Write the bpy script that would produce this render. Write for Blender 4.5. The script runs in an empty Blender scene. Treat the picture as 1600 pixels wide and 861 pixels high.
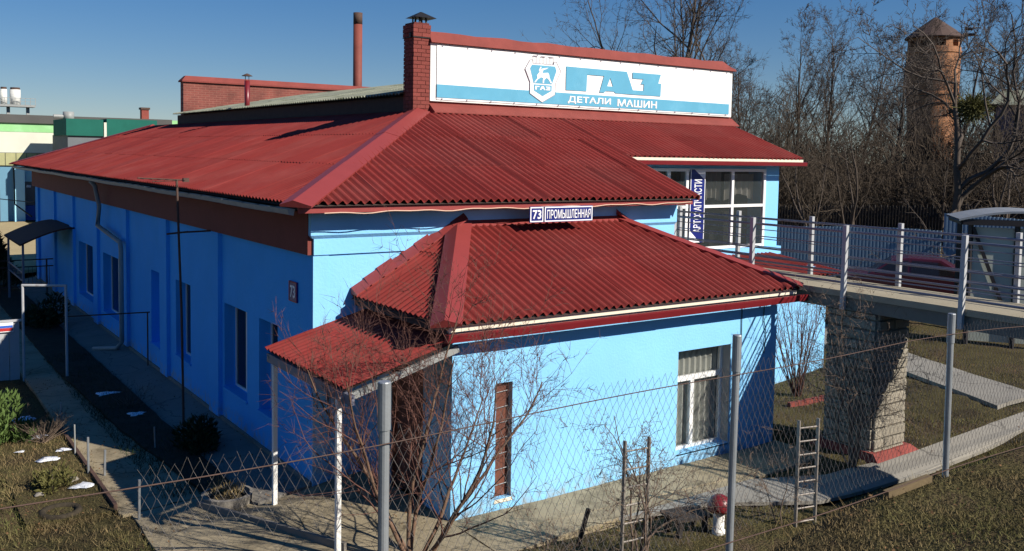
import bpy, math, random
import numpy as np
from mathutils import Vector, Matrix
from mathutils.geometry import tessellate_polygon

SC = bpy.context.scene
COL = SC.collection
R = math.radians

# ------------------------------------------------------------------ camera
cam_d = bpy.data.cameras.new("camera"); cam = bpy.data.objects.new("camera", cam_d); COL.objects.link(cam)
F, YAW, PIT, ROL, CYP = 1447.86, .61394, .0678107, .0178997, 338.48
cyw, syw = math.cos(YAW), math.sin(YAW)
fw = Vector((syw, cyw, 0)); rt = Vector((cyw, -syw, 0)); up = Vector((0, 0, 1))
f2 = fw * math.cos(PIT) - up * math.sin(PIT); u2 = up * math.cos(PIT) + fw * math.sin(PIT)
r3 = rt * math.cos(ROL) + u2 * math.sin(ROL); u3 = u2 * math.cos(ROL) - rt * math.sin(ROL)
CAM = Vector((-6.2477, -10.1516, 4.8752))
cam.matrix_world = Matrix(((r3.x, u3.x, -f2.x, CAM.x), (r3.y, u3.y, -f2.y, CAM.y), (r3.z, u3.z, -f2.z, CAM.z), (0, 0, 0, 1)))
cam_d.sensor_width = 36; cam_d.lens = F / 1600 * 36
cam_d.shift_y = -(430.5 - CYP) / 1600
cam_d.clip_start = .05; cam_d.clip_end = 3000
SC.camera = cam

# ------------------------------------------------------------------ light
SUN = Vector((-.70, 1.33, -1.0)).normalized()
EL = math.asin(-SUN.z); ROT = math.atan2(-SUN.x, -SUN.y)
w = bpy.data.worlds.new("World"); SC.world = w; w.use_nodes = True
nt = w.node_tree; sky = nt.nodes.new("ShaderNodeTexSky"); sky.sky_type = 'NISHITA'; sky.sun_disc = False
sky.sun_elevation = EL; sky.sun_rotation = ROT; sky.air_density = 1.0; sky.dust_density = 0.0; sky.ozone_density = 8.0
bg = nt.nodes["Background"]; bg.inputs[1].default_value = .097
hsv = nt.nodes.new("ShaderNodeHueSaturation"); hsv.inputs["Hue"].default_value = .512; hsv.inputs["Saturation"].default_value = 1.38; hsv.inputs["Value"].default_value = 1.0
gm = nt.nodes.new("ShaderNodeGamma"); gm.inputs[1].default_value = .7; nt.links.new(sky.outputs[0], gm.inputs[0]); nt.links.new(gm.outputs[0], hsv.inputs["Color"]); nt.links.new(hsv.outputs[0], bg.inputs[0])
sl = bpy.data.lights.new("sun", 'SUN'); sl.energy = 5.0; sl.angle = R(.53); sl.color = (1, .93, .83)
so = bpy.data.objects.new("sun", sl); COL.objects.link(so); so.rotation_euler = SUN.to_track_quat('-Z', 'Y').to_euler(); so.location = (8, -20, 30)
SC.view_settings.view_transform = 'Standard'; SC.view_settings.look = 'None'
SC.view_settings.exposure = 0.45; SC.view_settings.gamma = 1.0
SC.cycles.max_bounces = 6; SC.cycles.transparent_max_bounces = 12

rnd = random.Random(7)

# ------------------------------------------------------------------ materials
def mat(name, col, rough=.8, var=.12, vscale=3.0, bump=0.0, bscale=40.0, spec=.3, metal=0.0, rndv=0.0, col2=None, c2scale=1.2, c2lo=.5, c2hi=.62, streak=None):
    m = bpy.data.materials.new(name); m.use_nodes = True
    n = m.node_tree.nodes; l = m.node_tree.links; b = n["Principled BSDF"]
    b.inputs["Roughness"].default_value = rough; b.inputs["Specular IOR Level"].default_value = spec; b.inputs["Metallic"].default_value = metal
    tc = n.new("ShaderNodeTexCoord"); mp = n.new("ShaderNodeMapping"); l.new(tc.outputs["Object"], mp.inputs[0])
    if streak: mp.inputs["Scale"].default_value = streak
    nz = n.new("ShaderNodeTexNoise"); nz.inputs["Scale"].default_value = vscale; nz.inputs["Detail"].default_value = 7; nz.inputs["Roughness"].default_value = .65
    l.new(mp.outputs[0], nz.inputs[0])
    mr = n.new("ShaderNodeMapRange"); mr.inputs[1].default_value = .25; mr.inputs[2].default_value = .75; mr.inputs[3].default_value = 1 - var; mr.inputs[4].default_value = 1 + var
    l.new(nz.outputs[0], mr.inputs[0])
    hs = n.new("ShaderNodeHueSaturation"); hs.inputs["Color"].default_value = (*col, 1); l.new(mr.outputs[0], hs.inputs["Value"])
    if col2:
        n2 = n.new("ShaderNodeTexNoise"); n2.inputs["Scale"].default_value = c2scale; n2.inputs["Detail"].default_value = 9; n2.inputs["Roughness"].default_value = .7
        l.new(tc.outputs["Object"], n2.inputs[0])
        m2 = n.new("ShaderNodeMapRange"); m2.inputs[1].default_value = c2lo; m2.inputs[2].default_value = c2hi; l.new(n2.outputs[0], m2.inputs[0])
        mx = n.new("ShaderNodeMix"); mx.data_type = 'RGBA'; mx.inputs[6].default_value = (*col, 1); mx.inputs[7].default_value = (*col2, 1)
        l.new(m2.outputs[0], mx.inputs[0]); l.new(mx.outputs[2], hs.inputs["Color"])
    out = hs.outputs[0]
    if rndv:
        oi = n.new("ShaderNodeObjectInfo"); m3 = n.new("ShaderNodeMapRange"); m3.inputs[3].default_value = 1 - rndv; m3.inputs[4].default_value = 1 + rndv
        l.new(oi.outputs["Random"], m3.inputs[0]); h2 = n.new("ShaderNodeHueSaturation"); l.new(out, h2.inputs["Color"]); l.new(m3.outputs[0], h2.inputs["Value"]); out = h2.outputs[0]
    l.new(out, b.inputs["Base Color"])
    if bump:
        bn = n.new("ShaderNodeTexNoise"); bn.inputs["Scale"].default_value = bscale; bn.inputs["Detail"].default_value = 6
        l.new(tc.outputs["Object"], bn.inputs[0])
        bp = n.new("ShaderNodeBump"); bp.inputs["Strength"].default_value = bump; bp.inputs["Distance"].default_value = .02
        l.new(bn.outputs[0], bp.inputs["Height"]); l.new(bp.outputs[0], b.inputs["Normal"])
    return m

def glass(name, tint=(.02, .025, .03), alpha=.55, rough=.02):
    m = bpy.data.materials.new(name); m.use_nodes = True
    n = m.node_tree.nodes; l = m.node_tree.links; b = n["Principled BSDF"]
    b.inputs["Base Color"].default_value = (*tint, 1); b.inputs["Roughness"].default_value = rough; b.inputs["Specular IOR Level"].default_value = .6
    tr = n.new("ShaderNodeBsdfTransparent"); mx = n.new("ShaderNodeMixShader"); mx.inputs[0].default_value = alpha
    l.new(tr.outputs[0], mx.inputs[1]); l.new(b.outputs[0], mx.inputs[2]); l.new(mx.outputs[0], n["Material Output"].inputs[0])
    return m

def brickmat(name, c1, c2, mortar, sx=.26, sy=.078, bump=.5, axis='XZ', msize=.012, rough=.85):
    m = bpy.data.materials.new(name); m.use_nodes = True
    n = m.node_tree.nodes; l = m.node_tree.links; b = n["Principled BSDF"]; b.inputs["Roughness"].default_value = rough
    tc = n.new("ShaderNodeTexCoord"); sp = n.new("ShaderNodeSeparateXYZ"); cb = n.new("ShaderNodeCombineXYZ")
    l.new(tc.outputs["Object"], sp.inputs[0])
    if axis == 'XYZ':
        ad = n.new("ShaderNodeMath"); l.new(sp.outputs[0], ad.inputs[0]); l.new(sp.outputs[1], ad.inputs[1]); l.new(ad.outputs[0], cb.inputs[0])
    else:
        l.new(sp.outputs[0], cb.inputs[0])
    l.new(sp.outputs[2], cb.inputs[1])
    t = n.new("ShaderNodeTexBrick"); l.new(cb.outputs[0], t.inputs[0]); t.inputs["Scale"].default_value = 1
    t.inputs["Brick Width"].default_value = sx; t.inputs["Row Height"].default_value = sy; t.inputs["Mortar Size"].default_value = msize
    t.inputs["Color1"].default_value = (*c1, 1); t.inputs["Color2"].default_value = (*c2, 1); t.inputs["Mortar"].default_value = (*mortar, 1)
    nz = n.new("ShaderNodeTexNoise"); nz.inputs["Scale"].default_value = 2.2; nz.inputs["Detail"].default_value = 8; l.new(tc.outputs["Object"], nz.inputs[0])
    mr = n.new("ShaderNodeMapRange"); mr.inputs[1].default_value = .3; mr.inputs[2].default_value = .7; mr.inputs[3].default_value = .7; mr.inputs[4].default_value = 1.25; l.new(nz.outputs[0], mr.inputs[0])
    hs = n.new("ShaderNodeHueSaturation"); l.new(t.outputs[0], hs.inputs["Color"]); l.new(mr.outputs[0], hs.inputs["Value"]); l.new(hs.outputs[0], b.inputs["Base Color"])
    bp = n.new("ShaderNodeBump"); bp.inputs["Strength"].default_value = bump; bp.inputs["Distance"].default_value = .015; bp.invert = True
    l.new(t.outputs["Fac"], bp.inputs["Height"]); l.new(bp.outputs[0], b.inputs["Normal"])
    return m

M = dict(
    roof=mat("red_roof_paint", (.215, .030, .025), .72, .12, 1.6, .15, 60, .15, rndv=.09, col2=(.235, .050, .042), c2scale=.7, c2lo=.45, c2hi=.7),
    cap=mat("red_flashing", (.25, .040, .036), .5, .08, 2, .1, 20, .4),
    redwall=mat("red_painted_masonry", (.22, .050, .040), .85, .18, 2.5, .35, 30),
    brickred=mat("red_painted_brick", (.21, .050, .039), .85, .16, 6, .4, 50, rndv=.14),
    mortar=mat("red_painted_mortar", (.13, .032, .026), .9, .15, 9),
    white=mat("white_paint", (.78, .77, .73), .6, .05, 5, 0),
    cream=mat("cream_board", (.72, .66, .52), .7, .08, 6),
    gutter=mat("dark_red_gutter", (.17, .014, .018), .35, .08, 4, 0, spec=.5),
    greygut=mat("grey_gutter", (.27, .28, .27), .55, .15, 5, 0, spec=.5),
    brown=mat("brown_fascia_paint", (.19, .046, .036), .8, .12, 3, .1, 30),
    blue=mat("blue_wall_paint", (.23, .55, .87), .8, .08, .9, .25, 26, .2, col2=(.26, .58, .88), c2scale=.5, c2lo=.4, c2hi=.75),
    blueshade=mat("blue_wall_paint_shaded", (.055, .39, .90), .8, .06, 1.2, .3, 26, .2, col2=(.07, .42, .90), c2scale=.5, c2lo=.4, c2hi=.75),  # wall blue deepened: the side's shade is painted into this colour
    plinth=mat("concrete_plinth", (.22, .20, .17), .9, .15, 3, .3),
    conc=mat("concrete_slab", (.235, .205, .15), .9, .16, 1.3, .3, 30, .2, col2=(.17, .15, .11), c2scale=1.1),
    apron=mat("concrete_apron", (.20, .185, .16), .9, .16, 1.5, .3, 30, .2),
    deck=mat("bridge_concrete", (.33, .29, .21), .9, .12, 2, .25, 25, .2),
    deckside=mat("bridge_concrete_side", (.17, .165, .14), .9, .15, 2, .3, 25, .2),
    stone=mat("pale_stone_block", (.33, .30, .24), .92, .2, 5, .7, 22, .2, rndv=.12, col2=(.25, .22, .17), c2scale=5),
    stonejoint=mat("stone_joint", (.24, .215, .17), .95, .2, 6, .4),
    railp=mat("pale_rail_paint", (.40, .405, .41), .55, .1, 6, 0, spec=.4, col2=(.30, .27, .25), c2scale=9, c2lo=.6, c2hi=.7),
    rail=mat("grey_rail_paint", (.17, .175, .22), .5, .1, 6, 0, spec=.4),
    galv=mat("galvanised_steel", (.34, .36, .37), .42, .14, 7, .05, 60, .5, metal=.5),
    wire=mat("steel_wire", (.14, .125, .115), .55, .2, 9, 0, spec=.5, metal=.3),
    rust=mat("rusty_steel", (.085, .05, .038), .8, .25, 12, .2, 60),
    black=mat("black_steel", (.018, .017, .017), .55, .2, 5),
    slate=mat("grey_slate", (.30, .31, .23), .9, .2, 4, .3, 40, .2, col2=(.13, .14, .09), c2scale=2),
    soffit=mat("dark_board", (.055, .035, .03), .85, .2, 6),
    winframe=mat("white_window_frame", (.80, .80, .78), .4, .03, 5, 0, spec=.4),
    curtain=mat("grey_blind_cloth", (.42, .43, .38), .9, .1, 6),
    drape=mat("pale_drape_cloth", (.55, .52, .46), .9, .1, 4),
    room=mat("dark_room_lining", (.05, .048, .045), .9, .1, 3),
    greyrev=mat("grey_render_reveal", (.30, .29, .28), .9, .1, 6),
    doorbrown=mat("brown_door", (.15, .055, .035), .6, .15, 6),
    signblue=mat("sign_blue", (.012, .020, .16), .35, .04, 5, 0, spec=.4),
    signwhite=mat("sign_white", (.82, .83, .84), .45, .03, 5, 0),
    bancyan=mat("banner_cyan_print", (.10, .35, .50), .5, .06, 2, 0, col2=(.12, .38, .53), c2scale=1.5),
    banwhite=mat("banner_white_vinyl", (.83, .83, .81), .5, .03, 1.5, .08, 3),
    grey=mat("grey_line_print", (.36, .34, .38), .6, .05, 5),
    flagred=mat("sign_red", (.45, .03, .03), .5, .05, 5),
    soil=mat("dark_soil", (.05, .041, .029), .95, .3, 5, .6, 25, .1),
    bark=mat("tree_bark", (.095, .076, .062), .9, .25, 9, .4, 50, .1),
    barkfruit=mat("fruit_tree_bark", (.17, .105, .07), .85, .3, 9, .3, 60, .2),
    barkred=mat("reddish_bark", (.13, .062, .048), .85, .25, 9, .2, 60, .2),
    twigs=mat("bare_twigs", (.085, .070, .060), .9, .2, 3, 0, spec=.1),
    twigsbr=mat("brown_thicket_twigs", (.092, .072, .054), .9, .3, .6, 0, spec=.1),
    twigpale=mat("pale_vine_wood", (.17, .125, .095), .9, .25, 6, 0, spec=.1),
    evergreen=mat("dark_evergreen", (.022, .040, .016), .8, .35, 2, 0, spec=.2),
    juniper=mat("juniper_green", (.085, .135, .035), .8, .3, 3, 0, spec=.2),
    mistle=mat("mistletoe_green", (.11, .105, .03), .8, .3, 4),
    drygrass=mat("dry_grass_blades", (.18, .135, .068), .9, .4, 1.2, 0, spec=.1, col2=(.12, .125, .042), c2scale=.9, c2lo=.44, c2hi=.6),
    straw=mat("straw_grass_blades", (.30, .225, .11), .9, .3, .8, 0, spec=.1),
    snow=mat("old_snow", (.78, .80, .84), .7, .06, 9, .3, 30),
    ladder=mat("aluminium_ladder", (.27, .24, .21), .55, .2, 9, 0, spec=.5, metal=.4),
    fencedge=mat("weathered_board", (.13, .095, .05), .9, .25, 5, .2),
    tin=mat("blue_grey_tin", (.17, .25, .33), .55, .08, 3, 0, spec=.4),
    picket=mat("dark_picket_wood", (.03, .026, .024), .9, .2, 6),
    redcap=mat("mushroom_red", (.36, .045, .04), .6, .1, 9, .1),
    carpaint=mat("burgundy_car_paint", (.055, .009, .016), .25, .03, 3, 0, spec=.6),
    tyre=mat("tyre_rubber", (.02, .02, .02), .85, .1, 9),
    shelterroof=mat("pale_shelter_roof", (.24, .26, .28), .55, .08, 3, 0, spec=.4),
    shelterpanel=mat("milky_shelter_panel", (.40, .43, .37), .35, .12, 1.6, 0, spec=.5),
    shelterframe=mat("black_shelter_frame", (.022, .02, .022), .5, .1, 6),
    purple=mat("mauve_render", (.20, .135, .15), .9, .18, 1.2, .2),
    greenp=mat("pale_green_wall_paint", (.27, .55, .24), .85, .12, .8, 0, col2=(.33, .58, .32), c2scale=.4),
    offw=mat("off_white_wall_paint", (.60, .60, .50), .85, .10, .6, 0),
    tile=mat("olive_wall_tile", (.33, .32, .16), .7, .12, 2, 0, rndv=.12),
    net=mat("green_debris_net", (.012, .115, .085), .9, .12, 1.2, .2, 8),
    greyc=mat("grey_concrete_wall", (.14, .155, .165), .9, .12, .8, .1, 6),
    greyroof=mat("grey_sheet_roof", (.085, .083, .078), .85, .12, .8),
    ltblue=mat("light_blue_paint", (.36, .68, .82), .8, .05, 1),
    midblue=mat("mid_blue_paint", (.03, .12, .50), .7, .05, 1),
    ltblueshade=mat("light_blue_paint_shaded", (.12, .26, .36), .8, .08, 1),  # lodge light blue with the shade of its recessed wall mixed in
    silo=mat("white_silo_paint", (.66, .66, .62), .6, .08, 1),
    towerroof=mat("brown_tower_roof", (.085, .055, .045), .85, .2, 1.5, .2, 6),
    pinkcable=mat("pale_cable", (.62, .42, .30), .6, .1, 9),
    darkcable=mat("dark_cable", (.02, .02, .022), .6, .1, 9),
    roofdark=mat("old_brown_roof", (.075, .022, .018), .8, .12, 3, rndv=.06),
)
M['glass'] = glass("window_glass", (.015, .018, .02), .16)
M['glassd'] = glass("dark_window_glass", (.012, .013, .015), .80)
M['glassw'] = glass("shop_window_glass", (.05, .06, .06), .38)
M['brick'] = brickmat("red_brick_wall", (.22, .056, .040), (.17, .045, .034), (.24, .09, .065), .26, .078, .5)
M['towerbrick'] = brickmat("orange_brick_tower", (.36, .155, .060), (.29, .12, .05), (.30, .16, .09), .5, .14, .4, 'XYZ', .02)

def gmat():
    m = bpy.data.materials.new("ground_soil_and_turf"); m.use_nodes = True
    n = m.node_tree.nodes; l = m.node_tree.links; b = n["Principled BSDF"]; b.inputs["Roughness"].default_value = .95; b.inputs["Specular IOR Level"].default_value = .1
    tc = n.new("ShaderNodeTexCoord")
    a = n.new("ShaderNodeTexNoise"); a.inputs["Scale"].default_value = .9; a.inputs["Detail"].default_value = 9; a.inputs["Roughness"].default_value = .7; l.new(tc.outputs["Object"], a.inputs[0])
    r = n.new("ShaderNodeValToRGB"); l.new(a.outputs[0], r.inputs[0]); e = r.color_ramp
    e.elements[0].position = .32; e.elements[0].color = (.040, .029, .018, 1); e.elements[1].position = .70; e.elements[1].color = (.125, .098, .044, 1)
    x = e.elements.new(.50); x.color = (.080, .068, .028, 1); x = e.elements.new(.60); x.color = (.085, .060, .034, 1)
    f = n.new("ShaderNodeTexNoise"); f.inputs["Scale"].default_value = 34; f.inputs["Detail"].default_value = 8; l.new(tc.outputs["Object"], f.inputs[0])
    mr = n.new("ShaderNodeMapRange"); mr.inputs[1].default_value = .3; mr.inputs[2].default_value = .7; mr.inputs[3].default_value = .5; mr.inputs[4].default_value = 1.5; l.new(f.outputs[0], mr.inputs[0])
    h = n.new("ShaderNodeHueSaturation"); l.new(r.outputs[0], h.inputs["Color"]); l.new(mr.outputs[0], h.inputs["Value"]); l.new(h.outputs[0], b.inputs["Base Color"])
    bp = n.new("ShaderNodeBump"); bp.inputs["Strength"].default_value = .9; bp.inputs["Distance"].default_value = .05; l.new(f.outputs[0], bp.inputs["Height"]); l.new(bp.outputs[0], b.inputs["Normal"])
    return m
def crack(m, scale=.7, dark=.55):
    n = m.node_tree.nodes; l = m.node_tree.links; b = n["Principled BSDF"]; src = b.inputs["Base Color"].links[0].from_socket
    tc = n.new("ShaderNodeTexCoord"); nz = n.new("ShaderNodeTexNoise"); nz.inputs["Scale"].default_value = 3; nz.inputs["Detail"].default_value = 5
    l.new(tc.outputs["Object"], nz.inputs[0]); vm = n.new("ShaderNodeVectorMath"); vm.operation = 'MULTIPLY_ADD'; vm.inputs[1].default_value = (.45, .45, .45)
    l.new(nz.outputs[1], vm.inputs[0]); l.new(tc.outputs["Object"], vm.inputs[2])
    vo = n.new("ShaderNodeTexVoronoi"); vo.feature = 'DISTANCE_TO_EDGE'; vo.inputs["Scale"].default_value = scale; l.new(vm.outputs[0], vo.inputs[0])
    mr = n.new("ShaderNodeMapRange"); mr.inputs[1].default_value = .004; mr.inputs[2].default_value = .014; mr.inputs[3].default_value = dark; mr.inputs[4].default_value = 1; l.new(vo.outputs[0], mr.inputs[0])
    h = n.new("ShaderNodeHueSaturation"); l.new(src, h.inputs["Color"]); l.new(mr.outputs[0], h.inputs["Value"]); l.new(h.outputs[0], b.inputs["Base Color"])
M['ground'] = gmat()
M['sand'] = mat("sandy_yard", (.40, .32, .18), .95, .12, .8, .2, 10, .1)
M['path'] = mat("worn_path_concrete", (.30, .25, .165), .92, .2, 1.6, .35, 25, .15, col2=(.17, .14, .09), c2scale=1.4, c2lo=.5, c2hi=.66)
M['walk'] = mat("grey_walk_concrete", (.25, .235, .205), .92, .15, 1.6, .3, 25, .15)

def grime(m, top=.34):
    n = m.node_tree.nodes; l = m.node_tree.links; b = n["Principled BSDF"]; src = b.inputs["Base Color"].links[0].from_socket
    tc = n.new("ShaderNodeTexCoord"); sp = n.new("ShaderNodeSeparateXYZ"); l.new(tc.outputs["Object"], sp.inputs[0])
    nz = n.new("ShaderNodeTexNoise"); nz.inputs["Scale"].default_value = 7; nz.inputs["Detail"].default_value = 8; l.new(tc.outputs["Object"], nz.inputs[0])
    mr = n.new("ShaderNodeMapRange"); mr.inputs[1].default_value = .0; mr.inputs[2].default_value = top; mr.inputs[3].default_value = .95; mr.inputs[4].default_value = 0; l.new(sp.outputs[2], mr.inputs[0])
    m2 = n.new("ShaderNodeMapRange"); m2.inputs[1].default_value = .42; m2.inputs[2].default_value = .68; l.new(nz.outputs[0], m2.inputs[0])
    mu = n.new("ShaderNodeMath"); mu.operation = 'MULTIPLY'; l.new(mr.outputs[0], mu.inputs[0]); l.new(m2.outputs[0], mu.inputs[1])
    mx = n.new("ShaderNodeMix"); mx.data_type = 'RGBA'; mx.inputs[7].default_value = (.30, .33, .32, 1); l.new(mu.outputs[0], mx.inputs[0]); l.new(src, mx.inputs[6]); l.new(mx.outputs[2], b.inputs["Base Color"])
grime(M['blue']); grime(M['blueshade'], .28)
crack(M['path']); crack(M['walk'], .6); crack(M['apron'], .8, .6)
# ------------------------------------------------------------------ builders
LOC = {}
class MB:
    def __init__(s): s.v = []; s.f = []; s.mi = []; s.ms = []
    def _m(s, m):
        if m is None: return 0
        if m not in s.ms: s.ms.append(m)
        return s.ms.index(m)
    def add(s, vs, fs, m=None):
        k = len(s.v); s.v += [tuple(v) for v in vs]; i = s._m(m)
        for f in fs: s.f.append(tuple(k + j for j in f)); s.mi.append(i)
    def box(s, x0, x1, y0, y1, z0, z1, m=None):
        s.add([(x0, y0, z0), (x1, y0, z0), (x1, y1, z0), (x0, y1, z0), (x0, y0, z1), (x1, y0, z1), (x1, y1, z1), (x0, y1, z1)],
              [(0, 3, 2, 1), (4, 5, 6, 7), (0, 1, 5, 4), (1, 2, 6, 5), (2, 3, 7, 6), (3, 0, 4, 7)], m)
    def hexa(s, p, m=None):   # 4 bottom, 4 top points
        s.add(p, [(0, 3, 2, 1), (4, 5, 6, 7), (0, 1, 5, 4), (1, 2, 6, 5), (2, 3, 7, 6), (3, 0, 4, 7)], m)
    def bar(s, a, b, wx, wz, m=None, upv=(0, 0, 1)):
        a = Vector(a); b = Vector(b); d = (b - a).normalized(); u = Vector(upv)
        if abs(d.dot(u)) > .95: u = Vector((0, 1, 0))
        x = d.cross(u).normalized() * wx / 2; y = x.cross(d).normalized() * wz / 2
        s.hexa([a - x - y, a + x - y, a + x + y, a - x + y, b - x - y, b + x - y, b + x + y, b - x + y], m)
    def tube(s, pts, r, n=8, m=None, cap=True):
        pts = [Vector(p) for p in pts]; rs = r if isinstance(r, (list, tuple)) else [r] * len(pts)
        k = len(s.v); i = s._m(m); prev = None
        for j, p in enumerate(pts):
            d = (pts[min(j + 1, len(pts) - 1)] - pts[max(j - 1, 0)])
            d = d.normalized() if d.length > 1e-9 else Vector((0, 0, 1))
            if prev is None: a = d.orthogonal().normalized()
            else:
                a = prev - d * prev.dot(d); a = a.normalized() if a.length > 1e-6 else d.orthogonal().normalized()
            prev = a; b = d.cross(a)
            for q in range(n):
                t = 2 * math.pi * q / n; s.v.append(tuple(p + (a * math.cos(t) + b * math.sin(t)) * rs[j]))
        for j in range(len(pts) - 1):
            for q in range(n):
                s.f.append((k + j * n + q, k + j * n + (q + 1) % n, k + (j + 1) * n + (q + 1) % n, k + (j + 1) * n + q)); s.mi.append(i)
        if cap:
            s.f.append(tuple(k + q for q in reversed(range(n)))); s.mi.append(i)
            e = k + (len(pts) - 1) * n; s.f.append(tuple(e + q for q in range(n))); s.mi.append(i)
    def lathe(s, prof, c, n=24, m=None):
        k = len(s.v); i = s._m(m)
        for r, z in prof:
            for q in range(n):
                t = 2 * math.pi * q / n; s.v.append((c[0] + r * math.cos(t), c[1] + r * math.sin(t), c[2] + z))
        for j in range(len(prof) - 1):
            for q in range(n):
                s.f.append((k + j * n + q, k + j * n + (q + 1) % n, k + (j + 1) * n + (q + 1) % n, k + (j + 1) * n + q)); s.mi.append(i)
        s.f.append(tuple(k + q for q in reversed(range(n)))); s.mi.append(i)
        e = k + (len(prof) - 1) * n; s.f.append(tuple(e + q for q in range(n))); s.mi.append(i)
    def polyY(s, loops, y, th, m=None):    # polygon in XZ facing -Y, with holes, thickness th towards -Y
        pts = [[Vector((x, 0, z)) for x, z in lp] for lp in loops]
        tris = tessellate_polygon([[Vector((p.x, p.z, 0)) for p in lp] for lp in pts])
        flat = [p for lp in pts for p in lp]; k = len(s.v); i = s._m(m)
        s.v += [(p.x, y - th, p.z) for p in flat] + [(p.x, y, p.z) for p in flat]; N = len(flat)
        for a, b, c in tris:
            A, B, Cc = flat[a], flat[b], flat[c]
            ccw = (B.x - A.x) * (Cc.z - A.z) - (B.z - A.z) * (Cc.x - A.x)
            s.f.append((k + a, k + b, k + c) if ccw > 0 else (k + a, k + c, k + b)); s.mi.append(i)
        o = 0
        for lp in pts:
            for j in range(len(lp)):
                a = o + j; b = o + (j + 1) % len(lp); s.f.append((k + a, k + b, k + N + b, k + N + a)); s.mi.append(i)
            o += len(lp)
    def mesh(s, name, m=None, smooth=False):
        me = bpy.data.meshes.new(name); me.from_pydata(s.v, [], s.f)
        if m is not None: me.materials.append(m)
        else:
            for x in s.ms: me.materials.append(x)
            if len(s.ms) > 1: me.polygons.foreach_set("material_index", s.mi)
        if smooth: me.polygons.foreach_set("use_smooth", [True] * len(me.polygons))
        me.update(); return me
    def build(s, name, m=None, parent=None, smooth=False, **k):
        return link(s.mesh(name, m, smooth), name, parent, **k)

def link(me, name, parent=None, label=None, cat=None, group=None, kind=None, loc=None, rot=None, scale=None):
    o = bpy.data.objects.new(name, me); COL.objects.link(o); LOC[o.name] = Vector((0, 0, 0))
    if loc is not None: o.location = loc
    if rot is not None: o.rotation_euler = rot
    if scale is not None: o.scale = scale
    if parent is not None:
        o.parent = parent; o.matrix_parent_inverse = Matrix.Translation(-LOC[parent.name])
    for k, v in (('label', label), ('category', cat), ('group', group), ('kind', kind)):
        if v: o[k] = v
    return o
def thing(name, label, cat, loc=(0, 0, 0), group=None):
    o = bpy.data.objects.new(name, None); COL.objects.link(o); o.location = loc; LOC[o.name] = Vector(loc)
    o.empty_display_size = .2; o['label'] = label; o['category'] = cat
    if group: o['group'] = group
    return o
def copy_thing(src, loc, rotz=0, label=None, scale=1.0):
    r = src.copy(); COL.objects.link(r); r.location = loc; r.rotation_euler = (0, 0, rotz); r.scale = (scale,) * 3; LOC[r.name] = Vector(loc)
    if label: r['label'] = label
    for ch in src.children:
        c = ch.copy(); COL.objects.link(c); c.parent = r
        for g in ch.children:
            d = g.copy(); COL.objects.link(d); d.parent = c
    return r
def box(name, x0, x1, y0, y1, z0, z1, m, parent=None, **k):
    b = MB(); b.box(x0, x1, y0, y1, z0, z1); return b.build(name, m, parent, **k)
def structure(name, mb, m, label=None): return mb.build(name, m, None, kind='structure', label=label)

def wallX(mb, X0, X1, y0, y1, z0, z1, holes):   # slab X0..X1 over YZ with openings (ya,yb,za,zb)
    ys = sorted({y0, y1, *[v for h in holes for v in h[:2]]}); zs = sorted({z0, z1, *[v for h in holes for v in h[2:]]})
    for i in range(len(ys) - 1):
        for j in range(len(zs) - 1):
            yc = (ys[i] + ys[i + 1]) / 2; zc = (zs[j] + zs[j + 1]) / 2
            if any(h[0] < yc < h[1] and h[2] < zc < h[3] for h in holes): continue
            mb.box(X0, X1, ys[i], ys[i + 1], zs[j], zs[j + 1])
def wallY(mb, Y0, Y1, x0, x1, z0, z1, holes):
    xs = sorted({x0, x1, *[v for h in holes for v in h[:2]]}); zs = sorted({z0, z1, *[v for h in holes for v in h[2:]]})
    for i in range(len(xs) - 1):
        for j in range(len(zs) - 1):
            xc = (xs[i] + xs[i + 1]) / 2; zc = (zs[j] + zs[j + 1]) / 2
            if any(h[0] < xc < h[1] and h[2] < zc < h[3] for h in holes): continue
            mb.box(xs[i], xs[i + 1], Y0, Y1, zs[j], zs[j + 1])

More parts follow.
